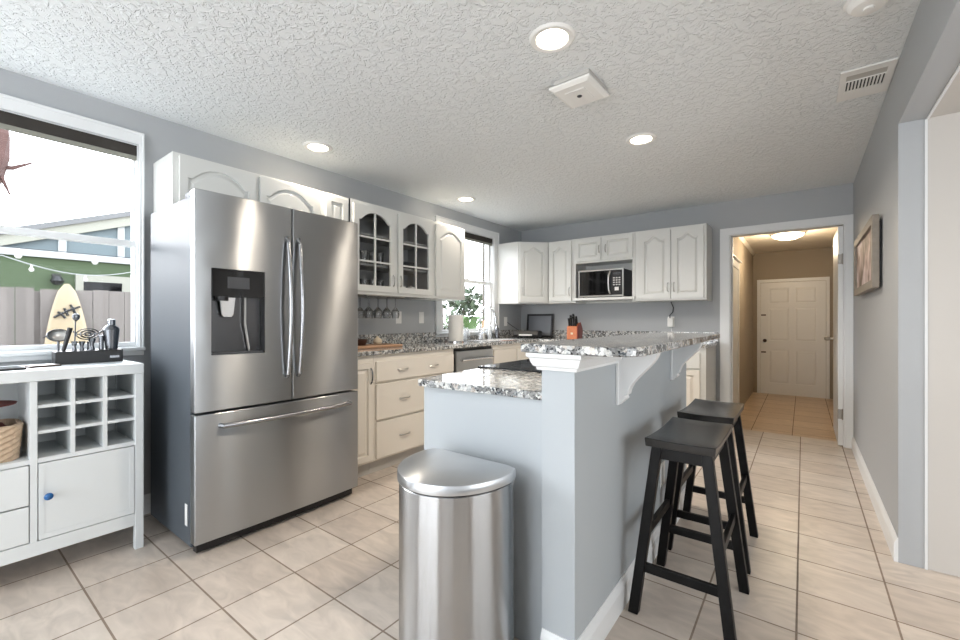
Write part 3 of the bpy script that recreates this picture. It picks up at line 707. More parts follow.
# bar top
def rounded(pts, rad, n=6):
    out = []
    for i, p in enumerate(pts):
        r = rad[i]
        if r <= 0: out.append(p); continue
        a = Vector(pts[i-1]); c = Vector(pts[(i+1) % len(pts)]); p = Vector(p)
        p0 = p + (a-p).normalized()*r; p1 = p + (c-p).normalized()*r
        for k in range(n+1):
            s = k/n; q = p0*(1-s)**2 + p*2*s*(1-s) + p1*s*s; out.append((q.x, q.y))
    return out
b = B(); slab(b, rounded([(-0.790, 1.275), (-0.385, 1.245), (-0.400, 2.98), (-0.790, 2.98)], [0.01, 0.14, 0.05, 0.01]), [], 1.0685, 1.0975, 'xy')
tag(obj('raised_countertop', b, 'granite', None, 0.004), 'raised speckled granite bar top above the two black stools', 'countertop')
b = B(); slab(b, rounded([(-1.335, 1.305), (-0.7235, 1.335), (-0.7235, 1.82), (-1.375, 1.82)], [0.03, 0, 0, 0]), [], 0.895, 0.925, 'xy')
tag(obj('island_countertop', b, 'granite', None, 0.004), 'lower polished granite island counter between end panel and cooktop', 'countertop', 'lower island counters')
b = B(); slab(b, [(-1.385, 2.60), (-0.7235, 2.60), (-0.7235, 3.03), (-1.385, 3.03)], [], 0.895, 0.925, 'xy')
tag(obj('island_countertop', b, 'granite', None, 0.004), 'lower granite island counter on the far side of the cooktop', 'countertop', 'lower island counters')
t = thing('kitchen_range', 'slide-in range with black glass cooktop set in the island', 'range', (-1.385, 1.825, 0))
obj('range_body', box(0.0, 0.66, 0, 0.772, 0.0, 0.905), 'steel', t, 0.003)
obj('cooktop_glass', box(-0.012, 0.66, 0.0, 0.772, 0.906, 0.932), 'blackgloss', t, 0.004)
for (cx, cy, rr) in ((0.18, 0.2, 0.09), (0.18, 0.56, 0.075), (0.47, 0.2, 0.075), (0.47, 0.56, 0.095)):
    b = B(); lathe(b, [(rr, 0), (rr, 0.0006), (rr-0.004, 0.0006), (rr-0.004, 0)], (cx, cy, 0.9321), 32); obj('burner_ring', b, 'dispgrey', t)
obj('handle', tube(B(), [(-0.05, 0.08, 0.78), (-0.05, 0.69, 0.78)], 0.011, 10), 'chrome', t, smooth=True)

# ------------------------------------------------------------------ refrigerator
FX, FY = -2.372, 0.828; FW = 0.965; FH = 1.83; ZS = 0.712
t = thing('refrigerator', 'large brushed stainless french door refrigerator with ice dispenser', 'refrigerator', (FX, FY, 0), R90)
obj('cabinet_body', box(0.006, FW-0.006, 0.078, 0.69, 0.035, FH-0.025), 'fridgeside', t, 0.004, label='grey painted side body')
obj('hinge_cover', box(0.01, 0.16, 0.05, 0.17, FH-0.025, FH+0.004), 'fridgeside', t, 0.004)
obj('hinge_cover', box(FW-0.16, FW-0.01, 0.05, 0.17, FH-0.025, FH+0.004), 'fridgeside', t, 0.004)
def bulge(x): s = (x - FW/2)/(FW/2); return 0.012*s*s
def fdoor(name, x0, x1, z0, z1, hole=None, n=10):
    xs = sorted(set([x0 + (x1-x0)*i/n for i in range(n+1)] + ([hole[0], hole[1]] if hole else []))); b = B()
    zi = [z0, z1] if not hole else [z0, hole[2], hole[3], z1]
    G = {}
    def V(x, z, d):
        k = (round(x, 5), round(z, 5), d)
        if k not in G: G[k] = b.verts.new((x, bulge(x) if d == 0 else 0.072, z))
        return G[k]
    def quad(*a): 
        try: b.faces.new(a)
        except ValueError: pass
    for i in range(len(xs)-1):
        a, c = xs[i], xs[i+1]
        for j in range(len(zi)-1):
            inh = hole and j == 1 and a >= hole[0]-1e-6 and c <= hole[1]+1e-6
            quad(V(a, zi[j], 1), V(c, zi[j], 1), V(c, zi[j+1], 1), V(a, zi[j+1], 1))
            if not inh: quad(V(a, zi[j], 0), V(c, zi[j], 0), V(c, zi[j+1], 0), V(a, zi[j+1], 0))
        for z in (z0, z1): quad(V(a, z, 0), V(c, z, 0), V(c, z, 1), V(a, z, 1))
        if hole and a >= hole[0]-1e-6 and c <= hole[1]+1e-6:
            for z in (hole[2], hole[3]):
                quad(*[b.verts.new(p) for p in ((a, bulge(a), z), (c, bulge(c), z), (c, 0.06, z), (a, 0.06, z))])
    for x in (x0, x1):
        for j in range(len(zi)-1): quad(V(x, zi[j], 0), V(x, zi[j+1], 0), V(x, zi[j+1], 1), V(x, zi[j], 1))
    if hole:
        for x in hole[:2]: quad(*[b.verts.new(p) for p in ((x, bulge(x), hole[2]), (x, bulge(x), hole[3]), (x, 0.06, hole[3]), (x, 0.06, hole[2]))])
    return obj(name, b, 'steel', t, 0.004, True)
HO = (0.072, 0.338, 1.000, 1.445)
D1 = fdoor('door', 0.0, 0.493, ZS+0.006, FH, HO); D2 = fdoor('door', 0.499, FW, ZS+0.006, FH); D3 = fdoor('freezer_drawer', 0.0, FW, 0.065, ZS-0.006)
disp = obj('dispenser', box(HO[0]+0.001, HO[1]-0.001, 0.052, 0.0595, HO[2]+0.001, HO[3]-0.001), 'dispgrey', t, label='dark recessed water and ice dispenser')
obj('control_panel', box(HO[0]+0.0015, HO[1]-0.0015, 0.006, 0.052, 1.300, HO[3]-0.002), 'blackgloss', disp, 0.002)
obj('display', box(HO[0]+0.075, HO[0]+0.185, 0.0045, 0.006, 1.345, 1.405), 'darkgrey', disp)
b = B(); slab(b, [(0.095, 1.300), (0.175, 1.300), (0.165, 1.21), (0.155, 1.195), (0.115, 1.195), (0.105, 1.21)], [], 0.022, 0.034, 'xz')
for v in b.verts: v.co.x += 0.02
obj('paddle', b, 'chrome', disp, 0.003)
b = tube(B(), [(0.245, 0.03, 1.300), (0.245, 0.03, 1.16), (0.262, 0.035, 1.06), (0.27, 0.04, 1.01)], 0.006, 8); obj('water_nozzle', b, 'nickel', disp, smooth=True)
b = B(); lathe(b, [(0.03, 1.28), (0.03, 1.302)], (0.13, 0.03, 0), 16); obj('ice_chute', b, 'black', disp)
obj('drip_tray', box(HO[0]+0.004, HO[1]-0.004, 0.010, 0.052, HO[2]+0.001, HO[2]+0.012), 'darkgrey', disp)
for dd, hx in ((D1, 0.462), (D2, 0.532)):
    pts = [(hx, bulge(hx)-0.001, 0.855)] + [(hx, -0.022-0.030*math.sin(PI*s), 0.87+0.75*s) for s in [k/12 for k in range(13)]] + [(hx, bulge(hx)-0.001, 1.655)]
    obj('handle', tube(B(), pts, 0.0125, 12), 'handlemetal', dd, smooth=True)
pts = [(0.115, 0.010, 0.640)] + [(0.12+0.76*s, -0.020-0.030*math.sin(PI*s), 0.640) for s in [k/12 for k in range(13)]] + [(0.885, 0.010, 0.640)]
obj('handle', tube(B(), pts, 0.0135, 12), 'handlemetal', D3, smooth=True)
obj('bottom_grille', box(0.02, FW-0.02, 0.05, 0.09, 0.012, 0.062), 'black', t)
for x in (0.05, FW-0.05):
    for y_ in (0.10, 0.62):
        b = B(); lathe(b, [(0.02, 0.0), (0.02, 0.02), (0.008, 0.022), (0.008, 0.036)], (x, y_, 0), 12); obj('foot', b, 'black', t)
obj('rating_sticker', box(0.0045, 0.006, 0.125, 0.155, 0.13, 0.24), 'white', t)

# ------------------------------------------------------------------ sideboard
SX = -2.733; SH = 0.955; SD = 0.39; SW = 1.36; SY0 = 0.716 - SW
t = thing('sideboard', 'white sideboard with nine wine cubbies, door and drawers under left window', 'sideboard', (SX, SY0, 0), R90)
X = lambda y: y - SY0
L0, L1 = X(0.306), X(0.330)      # divider
b = B()
bx(b, 0, SW, -0.004, SD, 0.905, SH); obj('top_board', b, 'sideb', t, 0.003)
for x0 in (0.0, SW-0.036):
    for y0 in (0.0, SD-0.036): obj('leg', box(x0, x0+0.036, y0, y0+0.036, 0, 0.9045), 'sideb', t, 0.003)
obj('side_panel', box(SW-0.030, SW-0.006, 0.036, SD-0.036, 0.13, 0.9045), 'sideb', t); obj('side_panel', box(0.006, 0.030, 0.036, SD-0.036, 0.13, 0.9045), 'sideb', t)
b = B(); bx(b, 0.036, SW-0.036, 0.002, 0.020, 0.125, 0.188); bx(b, 0.03, SW-0.03, 0.02, SD-0.02, 0.17, 0.188); obj('bottom_rail', b, 'sideb', t, 0.002)
obj('back_panel', box(0.03, SW-0.03, SD-0.02, SD-0.012, 0.17, 0.9045), 'sideb', t)
obj('divider', box(L0, L1, 0.003, SD-0.02, 0.188, 0.9045), 'sideb', t, 0.0015); obj('divider', box(X(-0.28), X(-0.26), 0.003, SD-0.02, 0.188, 0.9045), 'sideb', t, 0.0015)
obj('shelf', box(0.03, L0, 0.005, SD-0.02, 0.538, 0.558), 'sideb', t); obj('shelf', box(L1, SW-0.036, 0.005, SD-0.02, 0.538, 0.558), 'sideb', t)
C1 = SW-0.036
b = B(); cw = (C1 - L1); 
for k in (1, 2): xx = L1 + cw*k/3; bx(b, xx-0.008, xx+0.008, 0.006, SD-0.021, 0.558, 0.9045)
for k in (1, 2): zz = 0.558 + 0.347*k/3; bx(b, L1, C1, 0.0072, SD-0.022, zz-0.007, zz+0.007)
obj('wine_cubbies', b, 'sideb', t)
d = obj('door', box(L1+0.003, C1-0.003, 0.002, 0.018, 0.192, 0.534), 'sideb', t, 0.002)
b = B(); slab(b, rect(L1+0.003, C1-0.003, 0.192, 0.534), [rect(L1+0.022, C1-0.022, 0.215, 0.512)], 0.0, 0.002, 'xz'); obj('door_frame', b, 'sideb', d)
b = B(); lathe(b, [(0, 0), (0.006, 0), (0.006, 0.012), (0.015, 0.018), (0.016, 0.026), (0.009, 0.034), (0, 0.036)], (0,0,0), 14)
for v in b.verts: v.co = Vector((L1+0.032+v.co.x, -v.co.z, 0.385+v.co.y))
obj('knob', b, 'blueknob', d, smooth=True, label='round blue glass knob')
for z0, z1 in ((0.192, 0.352), (0.358, 0.534)):
    obj('drawer', box(X(-0.257), L0-0.003, 0.001, 0.018, z0, z1), 'sideb', t, 0.002)
obj('door', box(0.04, X(-0.283), 0.001, 0.018, 0.192, 0.534), 'sideb', t, 0.002)
# things on the sideboard
def P(y, d): return (SX - d, y)      # depth behind the front
t = thing('basket', 'woven seagrass basket filled with dark red cloth on the sideboard shelf', 'basket', (SX-0.15, 0.160, 0.5585))
b = B(); n = 36; rows = 12
rings = []
for r_ in range(rows+1):
    z = 0.155*r_/rows; ring = []
    for k in range(n):
        a = 2*PI*k/n; c_, s_ = math.cos(a), math.sin(a); q = (abs(c_)**5 + abs(s_)**5)**(-0.2)
        rad = (0.105 + 0.012*z/0.155)*q + 0.003*(-1)**(k+r_) 
        ring.append(b.verts.new((rad*c_*1.05, rad*s_*1.15, z)))
    rings.append(ring)
for a, c in zip(rings, rings[1:]):
    for k in range(n): b.faces.new((a[k], a[(k+1)%n], c[(k+1)%n], c[k]))
b.faces.new(rings[0][::-1])
top = rings[-1]; inn = [b.verts.new((v.co.x*0.9, v.co.y*0.9, 0.158)) for v in top]; low = [b.verts.new((v.co.x*0.86, v.co.y*0.86, 0.10)) for v in top]
for A_, C_ in ((top, inn), (inn, low)):
    for k in range(n): b.faces.new((A_[k], A_[(k+1)%n], C_[(k+1)%n], C_[k]))
b.faces.new(low); obj('basket_body', b, 'basket', t)
b = B(); lathe(b, [(0, 0.16), (0.04, 0.158), (0.075, 0.148), (0.095, 0.13), (0.09, 0.105)], (0,0,0), 20, 1, 1.1)
for v in b.verts: v.co.z += 0.02*math.sin(v.co.x*60)*math.cos(v.co.y*55)
tag(obj('folded_cloth', b, 'redcloth', None, smooth=True, loc=(SX-0.15, 0.160, 0.5585)), 'dark red cloth heaped in the woven basket', 'cloth')
b = B(); lathe(b, [(0, 0), (0.03, 0), (0.032, 0.004), (0.012, 0.012), (0.010, 0.03), (0.05, 0.055), (0.115, 0.062), (0.118, 0.068), (0.05, 0.062), (0.0, 0.058)], (0,0,0), 24)
tag(obj('candle_dish', b, 'redcloth', None, smooth=True, loc=(SX-0.15, 0.165, 0.7385)), 'wide dark red footed dish above the basket', 'dish')
b = B(); bx(b, -0.11, 0.11, -0.13, 0.13, 0.12+0.4, 0.13+0.4); b.free()
t = thing('tablet', 'black tablet lying flat at the left edge of the sideboard top', 'tablet', (SX-0.13, 0.20, SH), 0.1)
obj('tablet_body', box(-0.06, 0.06, -0.10, 0.10, 0.0, 0.010), 'black', t, 0.003); obj('screen', box(-0.054, 0.054, -0.092, 0.092, 0.010, 0.0112), 'blackgloss', t)
t = thing('phone', 'slim brown phone case lying flat left of the bar tool set', 'phone', (SX-0.19, 0.372, SH), 0.15)
obj('phone_case', box(-0.035, 0.035, -0.055, 0.055, 0, 0.008), 'brown', t, 0.002); obj('screen', box(-0.032, 0.032, -0.05, 0.05, 0.008, 0.0095), 'nickel', t)
# bar tool set : black block that holds steel tools (each tool a thing)
BXc, BYc = -3.02, 0.555
t = thing('bar_tool_stand', 'black rectangular bar tool stand on the sideboard by the window', 'stand', (BXc, BYc, SH))
obj('stand_block', box(-0.048, 0.048, -0.135, 0.132, 0, 0.065), 'black', t, 0.003)
obj('name_plate', box(0.048, 0.0495, 0.075, 0.115, 0.022, 0.034), 'steel_dark', t)
zt = SH + 0.065
def tool(name, label, cat, dy, dx=0.0): return thing(name, label, cat, (BXc+dx, BYc+dy, zt), 0, 'steel bar tools in the stand')
t = tool('cocktail_shaker', 'tall steel cocktail shaker at the right end of the tool stand', 'shaker', 0.092)
b = B(); lathe(b, [(0, 0), (0.026, 0), (0.036, 0.10), (0.0365, 0.105)], (0,0,0), 24); obj('cup', b, 'steel_dark', t, smooth=True)
b = B(); lathe(b, [(0.0365, 0.105), (0.034, 0.118), (0.018, 0.132), (0.0175, 0.136)], (0,0,0), 24); obj('strainer_top', b, 'steel_dark', t, smooth=True)
b = B(); lathe(b, [(0.0185, 0.134), (0.0185, 0.160), (0.012, 0.165), (0, 0.166)], (0,0,0), 20); obj('cap', b, 'steel_dark', t, smooth=True)
def jig(dy, r0, h, label, dx=0.0):
    b = B(); lathe(b, [(0, 0.002), (r0*0.75, 0), (r0*0.45, h*0.45), (r0, h), (r0*0.93, h), (r0*0.4, h*0.5), (0, h*0.5)], (0,0,0), 20)
    o = obj('jigger', b, 'steel_dark', None, smooth=True, loc=(BXc+dx, BYc+dy, zt)); tag(o, label, 'jigger', 'steel bar tools in the stand')
jig(0.012, 0.018, 0.062, 'larger steel jigger left of the shaker'); jig(-0.028, 0.015, 0.048, 'smaller steel jigger in the middle of the stand')
jig(-0.06, 0.014, 0.05, 'small steel pourer cup left of the jiggers', 0.02)
b = tube(B(), [(0, 0, 0), (0, 0, 0.07)], 0.011, 12); lathe(b, [(0.013, 0.07), (0.013, 0.078), (0, 0.08)], (0,0,0), 12)
tag(obj('bottle_opener', b, 'steel_dark', None, smooth=True, loc=(BXc, BYc+0.05, zt)), 'short steel pourer just left of the cocktail shaker', 'bar tool', 'steel bar tools in the stand')
# hawthorne strainer
t = tool('cocktail_strainer', 'flat steel cocktail strainer with coiled ring in the stand middle', 'strainer', 0.0, -0.025)
b = B()
for R_, rr in ((0.046, 0.003), (0.030, 0.0045), (0.014, 0.004)):
    tube(b, [(0, R_*math.cos(2*PI*k/28), 0.085+R_*0.62*math.sin(2*PI*k/28)) for k in range(29)], rr, 6, cap=False)
obj('coil_ring', b, 'steel_dark', t, smooth=True)
b = tube(B(), [(0, 0, 0), (0, 0, 0.045)], 0.005, 8); tube(b, [(0, -0.045, 0.085), (0, 0.045, 0.085)], 0.003, 6); tube(b, [(0, -0.06, 0.10), (0, -0.043, 0.09)], 0.004, 6); tube(b, [(0, 0.06, 0.10), (0, 0.043, 0.09)], 0.004, 6)
obj('strainer_handle', b, 'steel_dark', t, smooth=True)
t = tool('mesh_strainer', 'round fine mesh steel strainer at the left of the stand', 'strainer', -0.115, -0.012)
b = tube(B(), [(0, 0.042*math.cos(2*PI*k/28), 0.082+0.030*math.sin(2*PI*k/28)) for k in range(29)], 0.003, 6, cap=False); tube(b, [(0, 0.0, 0.052), (0, 0.0, 0.0)], 0.005, 8); tube(b, [(0, -0.04, 0.08), (0, -0.055, 0.07)], 0.003, 6)
obj('rim', b, 'steel_dark', t, smooth=True)
b = B(); lathe(b, [(0.040, 0), (0.030, -0.014), (0.0, -0.022)], (0,0,0), 20, 1.0, 0.72)
for v in b.verts: v.co = Vector((v.co.z*0.6, v.co.x, v.co.y+0.082))
obj('mesh_bowl', b, 'nickel', t, smooth=True)
b = tube(B(), [(0, -0.012, 0), (0, 0.014, 0.12)], 0.008, 10, 0.011)
tag(obj('muddler', b, 'black', None, smooth=True, loc=(BXc+0.01, BYc-0.088, zt)), 'black stick muddler leaning beside the mesh strainer', 'muddler', 'steel bar tools in the stand')
t = tool('bar_spoon', 'long handled steel bar spoon rising above the other tools', 'spoon', -0.055, -0.01)
obj('spoon_stem', tube(B(), [(0, 0, 0), (0, 0.004, 0.155)], 0.003, 8), 'steel_dark', t, smooth=True)
b = B(); lathe(b, [(0, -0.02), (0.012, -0.010), (0.017, 0.006), (0.013, 0.018), (0, 0.023)], (0, 0.006, 0.172), 14, 0.45, 1); obj('spoon_bowl', b, 'steel_dark', t, smooth=True)

# ------------------------------------------------------------------ trash can
TX, TY = -0.985, 1.26
t = thing('trash_can', 'tall brushed stainless semi-round trash can with domed lid by the island', 'trash can', (TX, TY, 0))
def dshape(hw, dp, back=0.0, n=28):
    pts = [(hw-0.05, -back), (hw-0.015, -back-0.012), (hw, -back-0.05)]
    for k in range(1, n): 
        a = PI*k/n; pts.append((hw*math.cos(a), -0.05-back - (dp-0.05)*math.sin(a)**0.9))
    pts += [(-hw, -back-0.05), (-hw+0.015, -back-0.012), (-hw+0.05, -back)]
    return pts[::-1]
slabb = lambda hw, dp, z0, z1, bk=0.0: slab(B(), dshape(hw, dp, bk), [], z0, z1, 'xy')
obj('can_body', slabb(0.203, 0.305, 0.028, 0.630), 'cansteel', t, 0.003, True)
obj('base_ring', slabb(0.212, 0.316, 0.0, 0.028, -0.004), 'black', t, 0.004, True)
obj('rim_gasket', slabb(0.199, 0.300, 0.630, 0.636, 0.002), 'black', t)
b = B(); fr = []
for (sc_, z) in ((1.0, 0.637), (1.0, 0.664), (0.988, 0.668), (0.85, 0.674), (0.6, 0.680), (0.3, 0.683)):
    fr.append([b.verts.new((u*sc_*1.02, -0.15 + (v+0.15)*sc_*1.02, z)) for u, v in dshape(0.205, 0.308)])
for a, c in zip(fr, fr[1:]):
    for i in range(len(a)): b.faces.new((a[i], a[(i+1) % len(a)], c[(i+1) % len(a)], c[i]))
b.faces.new(fr[0]); b.faces.new(fr[-1]); obj('lid', b, 'lidsteel', t, smooth=True)
obj('foot_pedal', slab(B(), [(-0.05, -0.30), (0.05, -0.30), (0.045, -0.345), (-0.045, -0.345)], [], 0.008, 0.02, 'xy'), 'steel_dark', t, 0.003)

# ------------------------------------------------------------------ stools
def stool(loc, rz, label):
    t = thing('bar_stool', label, 'stool', loc, rz, 'black backless bar stools at the bar')
    b = B(); nx, ny = 6, 10; hx, hy = 0.125, 0.228; T_ = {}; Bt = {}
    for i in range(nx+1):
        for j in range(ny+1):
            x = -hx+2*hx*i/nx; y = -hy+2*hy*j/ny
            e = min(1, (hx-abs(x))/0.02, (hy-abs(y))/0.02); zt_ = 0.722 - 0.014*(1-(x/hx)**2)*0.3 - 0.011*(1-(y/hy)**2) - 0.005*(1-e)
            T_[i, j] = b.verts.new((x, y, zt_)); Bt[i, j] = b.verts.new((x*0.98, y*0.98, 0.682))
    for i in range(nx):
        for j in range(ny):
            b.faces.new((T_[i,j], T_[i+1,j], T_[i+1,j+1], T_[i,j+1])); b.faces.new((Bt[i,j], Bt[i,j+1], Bt[i+1,j+1], Bt[i+1,j]))
    for i in range(nx):
        for j in (0, ny): b.faces.new((T_[i,j], T_[i+1,j], Bt[i+1,j], Bt[i,j]))
    for j in range(ny):
        for i in (0, nx): b.faces.new((T_[i,j], T_[i,j+1], Bt[i,j+1], Bt[i,j]))
    obj('seat', b, 'seat', t, 0.003, True)
    top = lambda sx, sy: Vector((sx*0.088, sy*0.175, 0.682)); bot = lambda sx, sy: Vector((sx*0.172, sy*0.208, 0.0))
    def beam(p, q, wx, wy, name):
        b = B(); vs = []
        for c_ in (p, q):
            vs.append([b.verts.new((c_.x+a*wx, c_.y+d_*wy, c_.z)) for a, d_ in ((-1,-1),(1,-1),(1,1),(-1,1))])
        b.faces.new(vs[0]); b.faces.new(vs[1])
        for i in range(4): b.faces.new((vs[0][i], vs[0][(i+1)%4], vs[1][(i+1)%4], vs[1][i]))
        return obj(name, b, 'stool', t, 0.002)
    for sx in (-1, 1):
        for sy in (-1, 1): beam(bot(sx, sy), top(sx, sy), 0.019, 0.017, 'leg')
    at = lambda sx, sy, z: bot(sx, sy).lerp(top(sx, sy), z/0.682)
    def rail(a, c, h, w_, name):
        b = B(); d_ = (c-a).normalized(); s_ = Vector((-d_.y, d_.x, 0))*w_; u_ = Vector((0,0,h))
        vs = [[b.verts.new(p + s_*k1 + u_*k2) for k1, k2 in ((-1,-1),(1,-1),(1,1),(-1,1))] for p in (a, c)]
        b.faces.new(vs[0]); b.faces.new(vs[1])
        for i in range(4): b.faces.new((vs[0][i], vs[0][(i+1)%4], vs[1][(i+1)%4], vs[1][i]))
        return obj(name, b, 'stool', t, 0.002)
    for sy, z in ((-1, 0.19), (1, 0.19)): rail(at(-1, sy, z), at(1, sy, z), 0.018, 0.009, 'stretcher')
    for sx, z in ((-1, 0.32), (1, 0.32)): rail(at(sx, -1, z), at(sx, 1, z), 0.018, 0.009, 'stretcher')
    for sy in (-1, 1): rail(at(-1, sy, 0.655), at(1, sy, 0.655), 0.026, 0.009, 'apron')
    for sx in (-1, 1): rail(at(sx, -1, 0.655), at(sx, 1, 0.655), 0.026, 0.009, 'apron')
    return t
s0 = stool((-0.375, 1.965, 0), 0.0, 'black backless wooden bar stool nearest the camera at the bar')
dup(s0, (-0.385, 2.555, 0), 0.0, 'black backless wooden bar stool behind the nearer one, towards the doorway')

# ------------------------------------------------------------------ picture
t = thing('framed_picture', 'wide picture in weathered wood frame hanging on right wall', 'picture', (XR-0.002, 3.95, 1.585), 0)
b = B(); slab(b, rect(-0.56, 0.56, -0.215, 0.215), [rect(-0.51, 0.51, -0.165, 0.165)], -0.045, -0.012, 'yz'); obj('picture_frame', b, 'frame', t, 0.003)
obj('print', box(-0.030, -0.022, -0.512, 0.512, -0.167, 0.167), 'print', t)
obj('backing', box(-0.012, -0.0, -0.52, 0.50, -0.18, 0.18), 'black', t)

# ------------------------------------------------------------------ microwave and wall things
t = thing('microwave', 'black and silver microwave on the open cabinet shelf', 'microwave', (-2.172, UY-0.012, UB+ZO0))
MW = 0.545
obj('case', box(0, MW, 0.012, 0.30, 0.012, 0.325), 'darkgrey', t, 0.004)
b = B(); slab(b, rect(0.0, MW, 0.008, 0.33), [rect(0.014, MW-0.014, 0.026, 0.312)], -0.006, 0.012, 'xz'); obj('bezel', b, 'nickel', t, 0.002)
obj('door', box(0.015, 0.385, -0.010, 0.011, 0.027, 0.311), 'blackgloss', t, 0.003)
b = tube(B(), [(0.395, -0.012, 0.035), (0.383, -0.03, 0.09), (0.380, -0.034, 0.168), (0.383, -0.03, 0.25), (0.395, -0.012, 0.302)], 0.009, 10); obj('handle', b, 'nickel', t, smooth=True)
cp = obj('control_panel', box(0.405, MW-0.015, -0.008, 0.011, 0.027, 0.311), 'black', t, 0.002)
b = B()
for i in range(3):
    for j in range(4): bx(b, 0.425+i*0.032, 0.446+i*0.032, -0.0095, -0.008, 0.135+j*0.026, 0.149+j*0.026)
obj('keypad', b, 'nickel', cp)
obj('display', box(0.425, 0.512, -0.0095, -0.008, 0.258, 0.284), 'dispgrey', cp); obj('open_button', box(0.445, 0.492, -0.011, -0.008, 0.075, 0.115), 'white', cp, 0.001)
for x in (0.05, MW-0.05):
    for y_ in (0.05, 0.25): obj('foot', box(x-0.012, x+0.012, y_-0.012, y_+0.012, 0.0, 0.012), 'black', t)
def outlet(loc, rz, label, w_=0.072):
    t = thing('wall_outlet', label, 'outlet', loc, rz, 'white outlet plates over the worktop')
    obj('cover_plate', box(-w_/2, w_/2, -0.006, -0.0005, -0.06, 0.06), 'white', t, 0.002)
    b = B(); bx(b, -0.017, 0.017, -0.008, -0.006, -0.034, 0.034); obj('socket', b, 'white', t, 0.001)
    return t
outlet((XL, 2.89, 1.205), R90, 'white switch plate on left wall nearer the refrigerator')
outlet((XL, 3.205, 1.205), R90, 'white outlet plate on left wall next to the paper towel')
outlet((XL, 4.80, 1.16), R90, 'white outlet plate in the corner beside the black appliance')
ot = outlet((-1.20, YB, 1.16), 0, 'white outlet plate on the back wall with adapter plugged in')
b = box(-0.03, 0.03, -0.045, -0.0085, -0.055, 0.045)
tag(obj('plug_adapter', b, 'white', None, 0.004, loc=(-1.20, YB, 1.16)), 'white plug adapter on the back wall under the double cabinet', 'adapter')
b = tube(B(), [(-1.195, YB-0.03, UB-0.002), (-1.17, YB-0.028, 1.32), (-1.175, YB-0.03, 1.27), (-1.205, YB-0.04, 1.235), (-1.20, YB-0.05, 1.20)], 0.005, 8)
tag(obj('power_cord', b, 'darkgrey', None, smooth=True), 'dark power cord hanging from the double cabinet to the plug', 'cord')
b = tube(B(), [(-1.19, YB-0.047, 1.10), (-1.185, YB-0.05, 1.06), (-1.16, YB-0.035, 1.0), (-1.15, YB-0.03, 0.955)], 0.0025, 8)
tag(obj('charging_cable', b, 'white', None, smooth=True), 'thin white cable running from the adapter down to the counter', 'cord')

# things on the worktop
t = thing('cutting_board', 'wooden cutting board on the worktop beside the refrigerator', 'cutting board', (-2.92, 2.28, CT))
obj('board_slab', box(-0.12, 0.12, -0.34, 0.30, 0, 0.022), 'board', t, 0.006)
b = B(); lathe(b, [(0, 0), (0.03, 0.002), (0.04, 0.02), (0.034, 0.042), (0.012, 0.058), (0.006, 0.07), (0, 0.071)], (0,0,0), 18)
tag(obj('garlic_keeper', b, 'garlic', None, smooth=True, loc=(-2.97, 2.44, CT+0.022)), 'small cream ceramic pot on the cutting board', 'pot')
b = B(); lathe(b, [(0, 0), (0.05, 0.0), (0.065, 0.03), (0.068, 0.05), (0.06, 0.05), (0.0, 0.02)], (0,0,0), 20)
tag(obj('dark_bowl', b, 'brown', None, smooth=True, loc=(-2.96, 2.24, CT+0.022)), 'dark brown bowl on the cutting board next to the refrigerator', 'bowl')
t = thing('paper_towel_holder', 'white paper towel roll standing on the worktop near far window', 'paper towels', (-2.92, 3.44, CT))
b = B(); lathe(b, [(0, 0), (0.085, 0), (0.085, 0.012), (0.0, 0.012)], (0,0,0), 28); obj('holder_base', b, 'chrome', t)
b = B(); lathe(b, [(0.02, 0.013), (0.078, 0.013), (0.078, 0.285), (0.02, 0.285)], (0,0,0), 32); obj('paper_roll', b, 'paper', t, smooth=True)
obj('holder_rod', tube(B(), [(0, 0, 0.012), (0, 0, 0.32)], 0.006, 10), 'chrome', t, smooth=True)
def bottle(x, y, r, h, m, label, pump=False, z=CT):
    t = thing('soap_bottle' if pump else 'glass_bottle', label, 'bottle', (x, y, z), 0, 'bottles and glasses around the sink')
    b = B(); lathe(b, [(0, 0), (r, 0.0), (r, h*0.62), (r*0.8, h*0.72), (r*0.35, h*0.8), (r*0.35, h*0.9), (0, h*0.9)], (0,0,0), 16); obj('bottle_body', b, m, t, smooth=True)
    b = B(); lathe(b, [(r*0.4, h*0.88), (r*0.4, h*0.95), (0, h*0.96)], (0,0,0), 12)
    if pump: tube(b, [(0, 0, h*0.95), (0, 0, h*1.08), (0.035, 0, h*1.06)], 0.004, 6)
    obj('cap', b, 'white' if pump else 'nickel', t, smooth=True)
bottle(-3.10, 3.78, 0.030, 0.20, 'glassware', 'clear glass bottle nearest the paper towel roll')
bottle(-3.12, 3.88, 0.026, 0.15, 'glassware', 'short clear glass bottle left of the faucet')
bottle(-3.06, 4.24, 0.028, 0.21, 'glassware', 'clear pump bottle right of the faucet', True)
bottle(-3.11, 4.31, 0.030, 0.16, 'white', 'white pump bottle right of the faucet', True)
bottle(-3.03, 4.02, 0.024, 0.17, 'glassware', 'slim clear glass bottle directly before the faucet')
bottle(-3.12, 4.18, 0.026, 0.13, 'white', 'short white pump bottle just right of the faucet base', True)
bottle(-3.06, 4.40, 0.026, 0.19, 'steel_dark', 'dark grey bottle farthest right of the faucet', False)
b = B(); lathe(b, [(0, 0), (0.028, 0.0), (0.034, 0.11), (0.032, 0.11), (0.026, 0.006), (0, 0.006)], (0,0,0), 20)
tag(obj('drinking_glass', b, 'glassware', None, smooth=True, loc=(-2.98, 3.66, CT)), 'clear drinking glass on the worktop before the sink', 'glass', 'bottles and glasses around the sink')
